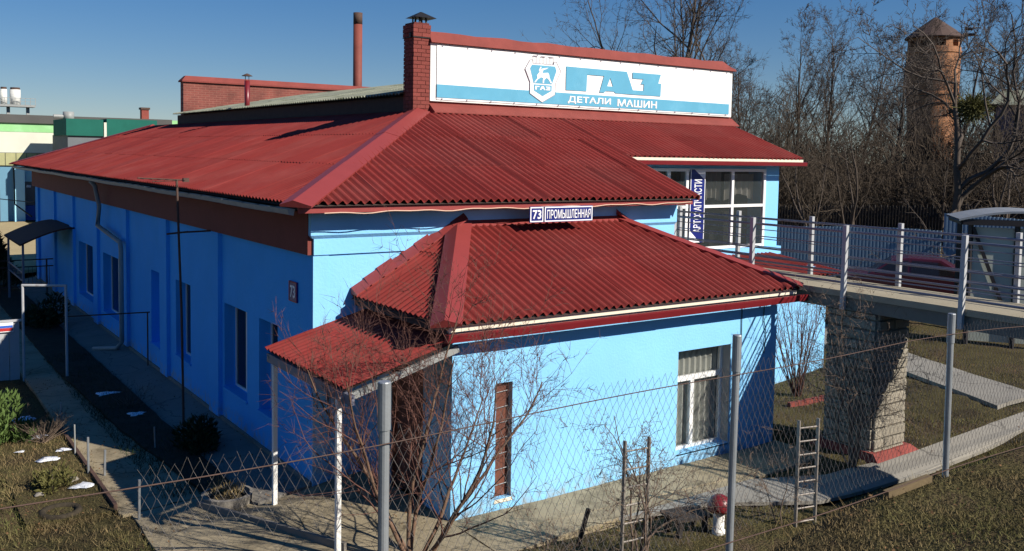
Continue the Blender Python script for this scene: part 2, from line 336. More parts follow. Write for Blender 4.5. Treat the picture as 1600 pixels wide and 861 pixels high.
PITCH = .14
def sheets(parent, O, u, v, umin, umax, uL, uR, V, row, m, amp=.030, per=7, name='roof_sheet', overlap=.09, phase=0.0, lift=0.0, vtop=None):
    """corrugated sheets on the plane O + a*u + b*v; uL(b)=c0+c1*b and uR(b) bound the rows"""
    O = Vector(O); u = Vector(u).normalized(); v = Vector(v).normalized(); n = u.cross(v).normalized()
    if n.z < 0: n = -n
    W = per * PITCH; rows = int(math.ceil(V / row - 1e-6)); st = 6
    for r in range(rows):
        v0 = r * row - (overlap if r else 0); v1 = min(V, (r + 1) * row)
        k0 = int(math.floor((umin - .01) / W)); k1 = int(math.ceil((umax + .01) / W))
        for k in range(k0, k1):
            a0 = max(umin, k * W); a1 = min(umax, (k + 1) * W)
            if a1 - a0 < .02: continue
            i0 = int(math.ceil(a0 / (PITCH / st) - 1e-6)); i1 = int(math.floor(a1 / (PITCH / st) + 1e-6))
            us = [i * PITCH / st for i in range(i0, i1 + 1)]
            jl = rnd.uniform(-.012, .008); jt = rnd.uniform(0, .003); jp = rnd.uniform(-.010, .010)
            mb = MB(); cols = []
            for a in us:
                lo = v0 + jl * (1 if r == 0 else 1); hi = v1
                if uL[1] > 0: hi = min(hi, (a - uL[0]) / uL[1])
                if uR[1] < 0: hi = min(hi, (a - uR[0]) / uR[1])
                if uL[1] == 0 and a < uL[0] - 1e-4: hi = lo
                if uR[1] == 0 and a > uR[0] + 1e-4: hi = lo
                cols.append((a, lo, max(lo, hi)))
            if max(c[2] - c[1] for c in cols) < .05: continue
            if a1 > uR[0] - .5 and uR[1] < 0 and max(c[2] - c[1] for c in cols) < .12: continue
            ok_ = [i for i, c in enumerate(cols) if c[2] - c[1] > 1e-4]; cols = cols[max(0, ok_[0] - 1):ok_[-1] + 2]
            for a, lo, hi in cols:
                h = amp * math.cos(2 * math.pi * (a + phase + jp) / PITCH) + lift + jt
                def P(b, e): 
                    t = (b - v0) / max(.01, row + overlap); return O + u * a + v * b + n * (h + .012 * (1 - t) + e)
                mb.v += [tuple(P(lo, -.010)), tuple(P(lo, 0)), tuple(P(hi, 0)), tuple(P(lo, 0))]
            for i in range(len(cols) - 1):
                if cols[i][2] - cols[i][1] < 1e-4 and cols[i + 1][2] - cols[i + 1][1] < 1e-4: continue
                A = 4 * i; B = 4 * (i + 1)
                mb.f.append((A + 1, B + 1, B + 2, A + 2)); mb.mi.append(0)
                mb.f.append((A, B, B + 3, A + 3)); mb.mi.append(0)
            o = mb.build(name, m, parent, smooth=False)
            o.data.polygons.foreach_set("use_smooth", [i % 2 == 0 for i in range(len(o.data.polygons))])

def hipcap(parent, P0, P1, nA, nB, wA, wB, lift=.04, m=None, name='ridge_cap'):
    P0 = Vector(P0); P1 = Vector(P1); d = (P1 - P0).normalized(); nA = Vector(nA).normalized(); nB = Vector(nB).normalized()
    a = nA.cross(d).normalized(); b = nB.cross(d).normalized()
    if a.dot(nB) > 0: a = -a
    if b.dot(nA) > 0: b = -b
    # a points down slope A away from the hip, b down slope B
    if (a.z > 0): a = -a
    if (b.z > 0): b = -b
    mb = MB(); L = (P1 - P0).length; N = max(1, int(L / 1.6))
    upn = (nA + nB).normalized()
    for k in range(N):
        s = P0 + d * (L * k / N - (.05 if k else 0)); e = P0 + d * (L * (k + 1) / N); o = .006 * ((k + 1) % 2)
        up_ = upn * (lift + .015 + o); c = [s + a * wA + nA * (lift + o), s + up_, s + b * wB + nB * (lift + o)]; c2 = [e + a * wA + nA * (lift + o), e + up_, e + b * wB + nB * (lift + o)]
        dn = [c[0] - nA * .03, c[2] - nB * .03, c2[0] - nA * .03, c2[2] - nB * .03]
        vs = c + c2 + dn
        mb.add(vs, [(0, 1, 4, 3), (1, 2, 5, 4), (6, 0, 3, 8), (2, 7, 9, 5), (6, 7, 2, 1, 0), (8, 3, 4, 5, 9)])
    return mb.build(name, m or M['cap'], parent)

def text(body, size, bold=.0, ex=.004):
    c = bpy.data.curves.new("lettering", 'FONT'); c.body = body; c.size = size; c.offset = bold; c.extrude = ex; c.align_x = 'CENTER'; c.align_y = 'CENTER'
    o = bpy.data.objects.new("tmp_text", c); COL.objects.link(o)
    bpy.context.view_layer.update()
    dg = bpy.context.evaluated_depsgraph_get(); me = bpy.data.meshes.new_from_object(o.evaluated_get(dg)); bpy.data.objects.remove(o); bpy.data.curves.remove(c)
    return me
def lettering(body, x0, x1, z0, z1, y, m, parent, bold=.0, name='lettering', rotccw=False, axis='Y'):
    me = text(body, 1.0, bold, .5); co = np.empty(len(me.vertices) * 3); me.vertices.foreach_get("co", co); co = co.reshape(-1, 3)
    lo = co.min(0); hi = co.max(0)
    co[:, :2] = (co[:, :2] - lo[:2]) / (hi[:2] - lo[:2])
    a = co[:, 0].copy(); b = co[:, 1].copy(); t = (co[:, 2] - lo[2]) / max(1e-6, hi[2] - lo[2])
    if rotccw: a, b = 1 - b, a
    if axis == 'Y':
        out = np.stack([x0 + a * (x1 - x0), y - .004 * t, z0 + b * (z1 - z0)], 1)
    else:      # faces -X, text runs toward -Y
        out = np.stack([y - .004 * t, x0 + a * (x1 - x0), z0 + b * (z1 - z0)], 1)
    me.vertices.foreach_set("co", out.ravel()); me.materials.clear(); me.materials.append(m); me.update(); me.name = name
    return link(me, name, parent)

# ------------------------------------------------------------------ ground
def sm(a, b, x):
    t = np.clip((x - a) / (b - a), 0, 1); return t * t * (3 - 2 * t)
def H(x, y):
    x = np.asarray(x, float); y = np.asarray(y, float)
    z = -.2 + .2 * sm(-1.9, -.1, x) * (1 - sm(2.6, 3.2, y) * 0) 
    z = z + .06 * sm(5.5, 8, x) + .2 * sm(8, 11.5, x) + 1.2 * sm(22, 48, x)
    z = z + .45 * np.exp(-((x - 18.5) ** 2 + (y - 5) ** 2) / 18.)
    c = -6.35
    z = z - .16 * (1 - sm(-3.4, -2.6, y)) * sm(2.5, 5, x)
    z = z + (2.42 + .16 * sm(2.5, 5, x)) * (1 - sm(c, c + 1.7, y)) + .5 * (1 - sm(-9.3, c - .3, y))
    return z
def hz(x, y): return float(H(x, y))
def axis(lo, hi, fine0, fine1, st):
    a = list(np.arange(fine0, fine1, st)); s = st; p = fine1
    while p < hi: a.append(p); s *= 1.3; p += s
    s = st; p = fine0 - st
    while p > lo: a.insert(0, p); s *= 1.3; p -= s
    return np.array(a)
PAVED = []
def slab(name, pts, m, h=.035, th=.12, st=.5, parent=None, label=None):
    """paving laid over the ground: polygon pts (x, y) with a subdivided edge, top h above the ground"""
    PAVED.append(pts); P = []
    for i in range(len(pts)):
        a = Vector(pts[i]).to_2d(); b = Vector(pts[(i + 1) % len(pts)]).to_2d(); n = max(1, int((b - a).length / st))
        for k in range(n):
            q = a + (b - a) * k / n; P.append((q.x + rnd.uniform(-.02, .02), q.y + rnd.uniform(-.02, .02)))
    N = len(P); mb = MB(); zt = [hz(*p) + h for p in P]
    mb.v = [(p[0], p[1], z) for p, z in zip(P, zt)] + [(p[0], p[1], z - th) for p, z in zip(P, zt)]
    tr = tessellate_polygon([[Vector((p[0], p[1], 0)) for p in P]])
    for a, b, c in tr:
        A, B, Cc = P[a], P[b], P[c]; ccw = (B[0] - A[0]) * (Cc[1] - A[1]) - (B[1] - A[1]) * (Cc[0] - A[0])
        mb.f.append((a, b, c) if ccw > 0 else (a, c, b)); mb.mi.append(0)
    ar = sum(P[i][0] * P[(i + 1) % N][1] - P[(i + 1) % N][0] * P[i][1] for i in range(N))
    for i in range(N):
        j = (i + 1) % N; mb.f.append((N + i, N + j, j, i) if ar > 0 else (N + j, N + i, i, j)); mb.mi.append(0)
    return structure(name, mb, m, label)

slab("courtyard_paving", [(-3.35, -1.0), (-1.0, -1.55), (-.02, -1.25), (-.02, 2.38), (-1.76, 2.38), (-1.76, 3.2), (-3.3, 3.0)], M['path'], .03)
slab("garden_path", [(-3.42, 3.05), (-2.2, 3.2), (-2.2, 30), (-3.4, 30)], M['path'], .02)
slab("side_apron", [(-1.76, 2.45), (-.93, 2.45), (-.93, 28.4), (-1.76, 28.4)], M['apron'], .03)
slab("front_apron", [(.0, -1.2), (2.1, -1.1), (6.5, -1.0), (6.5, -.02), (.0, -.02)], M['path'], .03)
slab("lower_walk", [(1.6, -1.0), (3.6, -1.50), (4.8, -2.2), (7.35, -2.42), (10.1, -2.35), (14, -2.25), (14, -1.65), (11.3, -1.85), (7.9, -1.75), (5.8, -1.55), (4.6, -1.02)], M['walk'], .03, .05)
slab("upper_walk", [(11.1, -1.45), (12.65, -1.4), (13.7, 2.0), (15.0, 6.2), (13.5, 6.2), (12.2, 1.3)], M['walk'], .07, .08)
slab("sandy_yard", [(-40, 31), (2.2, 31), (2.2, 55.5), (-40, 55.5)], M['sand'], .04, st=4)
slab("flower_strip", [(-2.25, 3.3), (-1.79, 3.25), (-1.80, 28), (-2.7, 28), (-2.75, 12), (-2.55, 7)], M['soil'], .065)
slab("planting_bed", [(-4.55, 3.3), (-3.46, 3.2), (-3.46, 8.2), (-4.6, 8.2)], M['ground'], .05)

gx = axis(-700, 900, -8, 16, .16); gy = axis(-300, 1000, -10, 12, .16)
XX, YY = np.meshgrid(gx, gy); rg = np.random.RandomState(3)
ZZ = H(XX, YY) + rg.uniform(-.012, .012, XX.shape) + .03 * np.sin(XX * 1.3 + YY * .7) * np.sin(YY * 1.1 - XX * .4) * (np.abs(XX) < 30)
ZZ = np.where((XX > -1.2) & (XX < 7) & (YY > -.1) & (YY < 40), ZZ - .25, ZZ)
for P_ in PAVED:
    ins = np.zeros(XX.shape, bool); xs_ = np.array([p[0] for p in P_]); ys_ = np.array([p[1] for p in P_]); n_ = len(P_)
    for i in range(n_):
        x1, y1, x2, y2 = xs_[i], ys_[i], xs_[(i + 1) % n_], ys_[(i + 1) % n_]
        if y1 != y2: ins ^= ((y1 > YY) != (y2 > YY)) & (XX < (x2 - x1) * (YY - y1) / (y2 - y1) + x1)
    ZZ = np.where(ins, ZZ - .07, ZZ)
me = bpy.data.meshes.new("ground"); nx = len(gx); ny = len(gy)
idx = np.arange(nx * ny).reshape(ny, nx)
fc = np.stack([idx[:-1, :-1], idx[:-1, 1:], idx[1:, 1:], idx[1:, :-1]], -1).reshape(-1, 4)
me.from_pydata(np.stack([XX, YY, ZZ], -1).reshape(-1, 3).tolist(), [], fc.tolist()); me.materials.append(M['ground'])
me.polygons.foreach_set("use_smooth", [True] * len(me.polygons))
link(me, "ground", kind='structure')


# ------------------------------------------------------------------ main building
K = .365
B = thing("workshop_building", "long blue workshop with red corrugated hipped roof and red brick parapets", "building", (2.5, 14, 0))
YF = 2.40; XW = -.91
win_side = [(3.78, 4.62, .55, 2.10), (5.20, 6.40, .55, 2.10), (8.50, 9.55, .55, 2.14), (10.85, 11.55, .45, 2.12), (14.75, 16.60, .42, 2.02), (17.85, 20.0, .45, 2.04)]
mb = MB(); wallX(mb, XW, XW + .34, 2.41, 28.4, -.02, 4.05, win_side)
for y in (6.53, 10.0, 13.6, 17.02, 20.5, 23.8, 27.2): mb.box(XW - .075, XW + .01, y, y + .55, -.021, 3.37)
mb.build("side_wall", M['blueshade'], B)
box("plinth", XW - .035, XW + .2, 2.42, 28.38, -.35, .0, M['plinth'], B)
mb = MB(); mb.box(XW - .08, XW + .02, 2.408, 28.5, 3.36, 4.04)
mb.build("side_fascia", M['brown'], B)
mb = MB(); mb.hexa([(-1.36, 1.98, 4.03), (XW, 1.98, 4.03), (XW, 28.9, 4.03), (-1.36, 28.9, 4.03), (-1.36, 1.98, 4.055), (XW, 1.98, 4.055), (XW, 28.9, 4.055), (-1.36, 28.9, 4.055)])
mb.build("side_soffit", M['soffit'], B)
# front wall with its stepped cornice
mb = MB(); mb.box(XW + .004, 6.33, YF, YF + .34, -.1, 4.08)
mb.box(XW - .002, 6.335, YF - .035, YF + .01, 3.36, 3.605); 
mb.hexa([(XW - .03, YF - .04, 3.60), (6.34, YF - .04, 3.60), (6.34, YF + .01, 3.60), (XW - .03, YF + .01, 3.60), (XW - .07, YF - .085, 3.65), (6.345, YF - .085, 3.65), (6.345, YF + .01, 3.65), (XW - .07, YF + .01, 3.65)])
mb.box(XW - .07, 6.345, YF - .085, YF + .01, 3.65, 3.97)
mb.box(6.0, 6.33, YF + .34, 4.7, 2.5, 4.05)
mb.build("front_wall", M['blue'], B)
mb = MB(); mb.box(XW - .003, XW + .24, YF - .012, YF + .005, -.05, 3.36); mb.build("corner_strip", M['blue'], B)
mb = MB(); mb.box(-1.33, 6.36, 1.935, 1.96, 4.0, 4.085); mb.build("front_eave_board", M['cap'], B)
mb = MB(); mb.box(-1.33, 6.36, 1.963, YF + .02, 4.058, 4.083); mb.build("front_soffit", M['soffit'], B)
box("right_wall", 11.85, 12.1, 6.56, 27.9, 4.5, 6.0, M['redwall'], B)
box("gable_end_wall", XW, 12.1, 28.0, 28.4, -.3, 4.04, M['blueshade'], B)
# roof deck below the sheets
EZ = 4.14; YE = 1.89; XE = -1.40
zf = lambda y: EZ + K * (y - YE)
zl = lambda x: EZ + K * (x - XE)
YT = 6.22; XT = 2.82; YB = 30.4
mb = MB(); d = -.045
mb.add([(XE, YE, EZ + d), (6.44, YE, EZ + d), (6.44, YT, zf(YT) + d), (XE + YT - YE, YT, zf(YT) + d)], [(0, 1, 2, 3)])
mb.add([(6.44, 3.88, zf(3.88) + d), (12.05, 3.88, zf(3.88) + d), (12.3, YT + .1, zf(YT + .1) + d), (6.44, YT + .1, zf(YT + .1) + d)], [(0, 1, 2, 3)])
mb.add([(XE, YE, EZ + d), (XT, YE + XT - XE, zl(XT) + d), (XT, 26.2, zl(XT) + d), (XE, YB, EZ + d)], [(0, 1, 2, 3)])
mb.add([(XE, YB, EZ + d), (XT, 26.2, zl(XT) + d), (12.3, 26.2, zl(XT) + d), (12.3, YB, EZ + d)], [(0, 1, 2, 3)])
deck = mb.build("roof", M['soffit'], B)
nf = Vector((0, -K, 1)).normalized(); nl = Vector((-K, 0, 1)).normalized(); sec = math.sqrt(1 + K * K)
sheets(deck, (0, YE, EZ), (1, 0, 0), (0, 1, K), XE, 6.45, (XE + .05, 1 / sec), (6.45, 0), (YT - YE) * sec, 1.55, M['roof'])
sheets(deck, (0, 3.88, zf(3.88)), (1, 0, 0), (0, 1, K), 6.47, 12.04, (6.47, 0), (12.04, 0), (YT + .06 - 3.88) * sec, 1.35, M['roof'], phase=.04)
sheets(deck, (XE, 0, EZ), (0, 1, 0), (1, 0, K), YE, YB, (YE + .05, 1 / sec), (YB - .05, -1 / sec), (XT - XE) * sec, 1.55, M['roof'], amp=.020)
hipcap(deck, (XE - .03, YE - .03, EZ + .0), (XT + .1, YE + XT - XE + .1, zl(XT) + .03), nf, nl, .26, .20, .03)
hipcap(deck, (XE, YB, EZ), (XT, 26.2, zl(XT)), (0, K, 1), nl, .2, .2, .045)
# flashing where the front slope meets the parapet
mb = MB(); mb.hexa([(3.2, 6.0, zf(6.0) + .03), (12.2, 6.0, zf(6.0) + .03), (12.2, 6.25, zf(6.0) + .03), (3.2, 6.25, zf(6.0) + .03), (3.2, 6.0, zf(6.0) + .05), (12.2, 6.0, zf(6.0) + .05), (12.2, 6.249, zf(6.25) + .14), (3.2, 6.249, zf(6.25) + .14)])
mb.build("parapet_flashing", M['redwall'], deck)
mb = MB(); mb.bar((6.455, 1.86, zf(1.86) - .01), (6.455, 3.9, zf(3.9) - .01), .03, .09); mb.build("verge_board", M['brown'], deck)
# front parapet behind the sign
mb = MB(); mb.box(3.19, 12.14, 6.25, 6.52, 5.3, 7.10); mb.build("front_parapet", M['redwall'], B)
mb = MB(); N = 24
for i in range(N):
    x0 = 3.182 + (12.17 - 3.182) * i / N; x1 = 3.182 + (12.17 - 3.182) * (i + 1) / N
    j0 = .012 * math.sin(i * 1.7) + .006 * math.sin(i * 4.1); j1 = .012 * math.sin((i + 1) * 1.7) + .006 * math.sin((i + 1) * 4.1)
    e1 = .10 if i == N - 1 else 0
    mb.hexa([(x0, 6.12, 7.075), (x1, 6.12, 7.075), (x1, 6.56, 7.075), (x0, 6.56, 7.075), (x0, 6.15, 7.13), (x1, 6.15, 7.13), (x1, 6.56, 7.13), (x0, 6.56, 7.13)])
    mb.hexa([(x0, 6.15, 7.13), (x1, 6.15, 7.13), (x1, 6.56, 7.13), (x0, 6.56, 7.13), (x0, 6.25, 7.30 + j0), (x1 - e1, 6.25, 7.30 + j1 - e1), (x1 - e1, 6.5, 7.30 + j1 - e1), (x0, 6.5, 7.30 + j0)])
mb.build("parapet_coping", M['redwall'], B)
# brick pier with its hood
ch = MB(); ch.box(2.83, 3.17, 6.21, 6.59, 5.45, 7.45); chim = ch.build("chimney", M['mortar'], B)
bm = MB(); bm.box(-.5, .5, -.5, .5, -.5, .5); bme = bm.mesh("brick", M['brickred'])
def brick(cx, cy, cz, sx, sy, sz):
    j = lambda a: rnd.uniform(-a, a)
    link(bme, "brick", chim, loc=(cx + j(.003), cy + j(.003), cz), rot=(j(.008), j(.008), j(.012)), scale=(sx, sy, sz))
zc = 5.55; i = 0
while zc < 7.13:
    hgt = .068
    fx = [(2.815, 2.985), (2.995, 3.185)] if i % 2 == 0 else [(2.815, 2.90), (2.91, 3.09), (3.10, 3.185)]
    for a, b_ in fx: brick((a + b_) / 2, 6.235, zc, b_ - a, .07, hgt)
    fy = [(6.272, 6.41), (6.42, 6.61)] if i % 2 == 0 else [(6.272, 6.36), (6.37, 6.52), (6.53, 6.61)]
    for a, b_ in fy: brick(2.845, (a + b_) / 2, zc, .06, b_ - a, hgt)
    zc += .079; i += 1
for k in range(3):
    e = .012
    for a, b_ in ([(2.80, 2.995), (3.005, 3.20)], [(2.80, 2.9), (2.91, 3.09), (3.1, 3.20)])[k % 2]: brick((a + b_) / 2, 6.23, 7.21 + k * .082, b_ - a, .09, .074)
    for a, b_ in ([(6.28, 6.44), (6.45, 6.62)], [(6.28, 6.36), (6.37, 6.62)])[k % 2]: brick(2.84, (a + b_) / 2, 7.21 + k * .082, .09, b_ - a, .074)
mb = MB(); mb.box(2.795, 3.205, 6.18, 6.63, 7.152, 7.166); mb.build("dark_course", M['black'], chim)
hd = MB()
for sx in (-.07, .09):
    for sy in (-.1, .1): hd.bar((3.07 + sx, 6.4 + sy, 7.42), (3.07 + sx * .8, 6.4 + sy * .8, 7.60), .03, .03)
c = (3.09, 6.4); z0 = 7.56
hd.add([(c[0] - .25, c[1] - .2, z0), (c[0] + .25, c[1] - .2, z0), (c[0] + .25, c[1] + .2, z0), (c[0] - .25, c[1] + .2, z0), (c[0] - .02, c[1], z0 + .13), (c[0] + .02, c[1], z0 + .13)],
       [(0, 1, 5, 4), (1, 2, 5), (2, 3, 4, 5), (3, 0, 4), (0, 3, 2, 1)])
hd.build("chimney_hood", M['black'], chim)
mb = MB(); mb.tube([(2.9, 6.4, 7.42), (2.9, 6.4, 7.60)], .016, 6); mb.box(2.77, 2.82, 6.25, 6.31, 7.15, 7.24); mb.build("bracket", M['black'], chim)
# clerestory roof between the parapets
mb = MB(); mb.box(2.86, 2.95, 6.55, 23.1, 5.5, 6.0); mb.build("clerestory_wall", M['soffit'], B)
zs_ = lambda x: 6.04 + .19 * (x - 2.72)
mb = MB(); mb.add([(2.74, 6.55, zs_(2.74) - .03), (7.4, 6.55, zs_(7.4) - .03), (7.4, 23.3, zs_(7.4) - .03), (2.74, 23.3, zs_(2.74) - .03), (12.1, 6.55, zs_(2.74) - .03), (12.1, 23.3, zs_(2.74) - .03)], [(0, 1, 2, 3), (1, 4, 5, 2)])
cl = mb.build("clerestory_roof", M['soffit'], B)
sheets(cl, (2.72, 0, 6.04), (0, 1, 0), (1, 0, .19), 6.55, 23.2, (6.5, 0), (23.3, 0), 4.72, 1.6, M['slate'], amp=.022, name='slate_sheet')
# far brick parapet
mb = MB(); mb.box(3.12, 13.2, 23.3, 23.65, 5.4, 7.23); mb.build("rear_parapet", M['brick'], B)
mb = MB(); mb.box(3.06, 13.3, 23.22, 23.72, 7.19, 7.235)
mb.hexa([(3.06, 23.22, 7.237), (13.3, 23.22, 7.237), (13.3, 23.72, 7.237), (3.06, 23.72, 7.237), (3.22, 23.36, 7.41), (13.2, 23.36, 7.41), (13.2, 23.6, 7.41), (3.22, 23.6, 7.41)]); mb.build("rear_coping", M['redwall'], B)
mb = MB(); mb.tube([(3.05, 16.55, 5.6), (3.05, 16.55, 6.86)], .075, 12); 
vp = mb.build("vent_pipe", M['gutter'], B, smooth=True)
mb = MB()
for a in range(4):
    t = a * math.pi / 2 + .4; mb.bar((3.05 + .07 * math.cos(t), 16.55 + .07 * math.sin(t), 6.84), (3.05 + .07 * math.cos(t), 16.55 + .07 * math.sin(t), 7.0), .012, .012)
mb.lathe([(.155, 0), (.15, .012), (.02, .075)], (3.05, 16.55, 6.99), 14); mb.build("rain_cap", M['rust'], vp)
# recessed wing with the shop windows
wy = 4.3
mb = MB(); mb.box(11.22, 11.72, wy, wy + .5, 2.55, 4.80); mb.box(11.4, 11.72, wy + .5, 28, 2.3, 4.8); mb.box(6.33, 11.72, wy + .01, wy + .3, 4.62, 4.80)
mb.box(6.34, 11.22, wy + .02, wy + .3, 2.3, 2.80); mb.build("wing_wall", M['blue'], B)
mb = MB(); mb.box(8.2, 11.76, wy - .1, wy + .018, 2.60, 2.79); mb.build("window_ledge", M['blue'], B)
cols = [(6.45, 7.2), (7.2, 8.02), (8.02, 8.62), (8.62, 10.09), (10.09, 11.2)]
f = MB()
for x in (6.45, 7.2, 8.02, 8.58, 10.05, 11.15): f.box(x, x + .075, wy - .03, wy + .05, 2.80, 4.62)
for z in (2.80, 3.74, 4.555): f.box(6.45, 11.225, wy - .024, wy + .044, z, z + .065)
wf = f.build("shop_window", M['winframe'], B)
for a, b_ in zip((6.45, 7.2, 8.02, 8.58, 10.05), (7.2, 8.02, 8.58, 10.05, 11.15)):
    for z0, z1 in ((2.865, 3.74), (3.805, 4.555)):
        box("pane", a + .075, b_, wy + .005, wy + .015, z0, z1, M['glassw'], wf)
mb = MB()
def cloth(mb, x0, x1, z0, z1, y, amp, waves, sag=0, m=None):
    n = max(8, int(waves * 6)); k = len(mb.v)
    for i in range(n + 1):
        t = i / n; x = x0 + (x1 - x0) * t; yy = y + amp * math.sin(t * waves * 6.283)
        mb.v += [(x, yy, z0 + sag * math.sin(t * 3.1416)), (x, yy, z1)]
    for i in range(n): mb.f.append((k + 2 * i, k + 2 * i + 2, k + 2 * i + 3, k + 2 * i + 1)); mb.mi.append(0)
cloth(mb, 8.7, 9.35, 3.86, 4.55, wy + .25, .05, 4, .12); cloth(mb, 9.4, 10.0, 3.85, 4.55, wy + .28, .05, 4, .1); cloth(mb, 10.1, 11.1, 3.85, 4.5, wy + .25, .04, 5, .18)
mb.build("drape", M['drape'], wf)
mb = MB(); mb.box(8.75, 9.1, wy + .6, wy + .9, 2.8, 3.5); mb.box(9.5, 9.62, wy + .5, wy + .6, 2.8, 3.7); mb.box(10.4, 10.6, wy + .5, wy + .7, 2.8, 3.6); mb.box(10.15, 11.1, wy + .7, wy + 1.0, 2.8, 3.15); mb.build("shop_display", M['room'], wf)
mb = MB()
for x in (6.4, 11.38): mb.box(x, x + .02, wy + .31, wy + 4, 2.4, 4.8)
mb.box(6.4, 11.4, wy + 4, wy + 4.02, 2.4, 4.8); mb.box(6.4, 11.4, wy + .31, wy + 4, 2.3, 2.40); mb.box(6.4, 11.4, wy + .31, wy + 4, 4.8, 4.82); mb.build("room_lining", M['greyc'], B)
mb = MB(); mb.box(6.48, 12.06, 3.88, 3.905, zf(3.88) - .075, zf(3.88) - .015); mb.build("wing_eave_board", M['cream'], B)
mb = MB(); zz = zf(3.88) - .16
mb.add([(6.42, 3.87, zz + .09), (12.12, 3.87, zz + .09), (12.12, 3.80, zz + .08), (6.42, 3.80, zz + .08), (6.42, 3.81, zz), (12.12, 3.81, zz), (12.12, 3.87, zz - .01), (6.42, 3.87, zz - .01)], [(0, 1, 7 - 1, 7), (3, 2, 5, 4), (4, 5, 6, 7), (0, 3, 4, 7), (1, 6, 5, 2), (3, 2, 1, 0)]); mb.build("wing_gutter", M['gutter'], B)
mb = MB(); mb.box(6.4, 11.74, 3.91, wy + .3, 4.802, 4.825); mb.build("wing_soffit", M['soffit'], B)
# lower storey to the right of the annex and its little roof
mb = MB(); mb.box(6.60, 11.1, YF + .0, YF + .3, -.3, 2.34); mb.box(10.8, 11.1, YF + .3, 4.3, -.3, 2.5); mb.build("lower_wall", M['blue'], B)
mb = MB(); mb.add([(8.28, 2.2, 2.36), (11.35, 2.2, 2.36), (11.35, 4.28, 2.60), (8.28, 4.28, 2.60)], [(0, 1, 2, 3)])
lr = mb.build("porch_roof", M['soffit'], B)
sheets(lr, (0, 2.15, 2.40), (1, 0, 0), (0, 1, .115), 8.3, 11.4, (8.3, 0), (11.4, 0), 2.14, 2.2, M['roof'])
# side gutter, downpipe
g = MB(); N = 40
for i in range(N):
    y0 = 1.97 + (30.2 - 1.97) * i / N; y1 = 1.97 + (30.2 - 1.97) * (i + 1) / N + .02
    s0 = -.02 * math.sin(i * .9) * .6; zt = 4.06 + s0 * .5
    g.add([(-1.36, y0, zt), (-1.47, y0, zt), (-1.45, y0, zt - .07), (-1.38, y0, zt - .09), (-1.36, y1, zt), (-1.47, y1, zt), (-1.45, y1, zt - .07), (-1.38, y1, zt - .09)],
          [(1, 2, 6, 5), (2, 3, 7, 6), (3, 0, 4, 7), (0, 3, 2, 1), (4, 5, 6, 7)])
g.build("side_gutter", M['greygut'], B)
mb = MB(); mb.tube([(-1.36, 15.8, 3.98), (-1.25, 15.8, 3.85), (-1.12, 15.95, 3.3), (-1.12, 16.2, 2.78), (-1.12, 13.6, 2.56), (-1.12, 13.52, 2.4), (-1.12, 13.52, .12), (-1.2, 13.7, -.05), (-1.62, 14.3, -.13)], .055, 8)
mb.build("downpipe", M['greygut'], B, smooth=True)
# side windows
for (a, b_, z0, z1), kind in zip(win_side, ('glass', 'glass', 'glass', 'board', 'glass2', 'glass2')):
    fx = XW + .20
    fr = MB(); t = .05
    fr.box(fx, fx + .05, a, a + t, z0, z1); fr.box(fx, fx + .05, b_ - t, b_, z0, z1); fr.box(fx - .002, fx + .052, a + t, b_ - t, z0, z0 + t); fr.box(fx - .002, fx + .052, a + t, b_ - t, z1 - t, z1)
    if kind == 'glass2': fr.box(fx - .004, fx + .05, (a + b_) / 2 - .04, (a + b_) / 2 + .04, z0 + t, z1 - t)
    else: fr.box(fx - .003, fx + .05, (a + b_) / 2 - .025, (a + b_) / 2 + .025, z0 + t, z1 - t)
    wn = fr.build("window", M['blueshade'] if kind == 'board' else M['winframe'], B)
    m_ = (a + b_) / 2
    for q0, q1 in ((a + t, m_ - .025), (m_ + .025, b_ - t)):
        box("panel" if kind == 'board' else "pane", fx + .02, fx + .03, q0, q1, z0 + t, z1 - t, M['blueshade'] if kind == 'board' else M['glassd'], wn)
    box("sill", XW - .03, XW + .20, a - .03, b_ + .03, z0 - .03, z0 + .012, M['blueshade'], wn)
mb = MB(); mb.box(XW + .36, XW + .38, 2.8, 27, -.1, 3.4); mb.build("inner_lining", M['room'], B)
# small lamp on the far corner
mb = MB(); mb.tube([(XW - .17, 28.1, 3.35), (XW - .3, 28.1, 3.36)], .05, 8); mb.build("corner_lamp", M['white'], B)

# ------------------------------------------------------------------ annex
A = thing("annex_building", "low light blue annex with hipped red corrugated roof and one white window", "building", (3.2, 1.2, 0))
AW = 6.46
mb = MB(); wallY(mb, 0, .32, 0, AW, -.12, 2.60, [(4.13, 5.33, .19, 1.84), (.70, .97, .18, 1.78)]); mb.build("front_wall", M['blue'], A)
mb = MB(); wallX(mb, .001, .3, .32, 2.4, -.12, 2.60, [(.75, 1.75, -.12, 1.9)]); mb.build("side_wall", M['blue'], A); box("side_wall", AW - .3, AW - .001, .32, 2.4, -.12, 2.6, M['blue'], A)
mb = MB(); mb.box(.10, .16, .80, 1.70, 0, 1.85); dr = mb.build("door", M['doorbrown'], A)
mb = MB(); mb.box(.085, .10, 1.6, 1.63, .85, .95); mb.build("handle", M['galv'], dr)
mb = MB()
for y in (.75, 1.70): mb.box(.05, .2, y, y + .05, -.05, 1.9)
mb.box(.052, .198, .80, 1.70, 1.852, 1.9); mb.build("door_frame", M['doorbrown'], A)
EA = 2.72; ye = -.30; kf = 1.05 / 2.7; kl = 1.05 / 1.86; xa0 = -.30; xa1 = 6.72
mb = MB(); d = -.04
T1 = (xa0 + 1.86, 2.4, EA + 1.05 + d); T2 = (xa1 - 1.86, 2.4, EA + 1.05 + d)
mb.add([(xa0, ye, EA + d), (xa1, ye, EA + d), T2, T1, (xa0, 2.4, EA + d), (xa1, 2.4, EA + d)], [(0, 1, 2, 3), (4, 0, 3), (1, 5, 2)])
ar = mb.build("roof", M['soffit'], A)
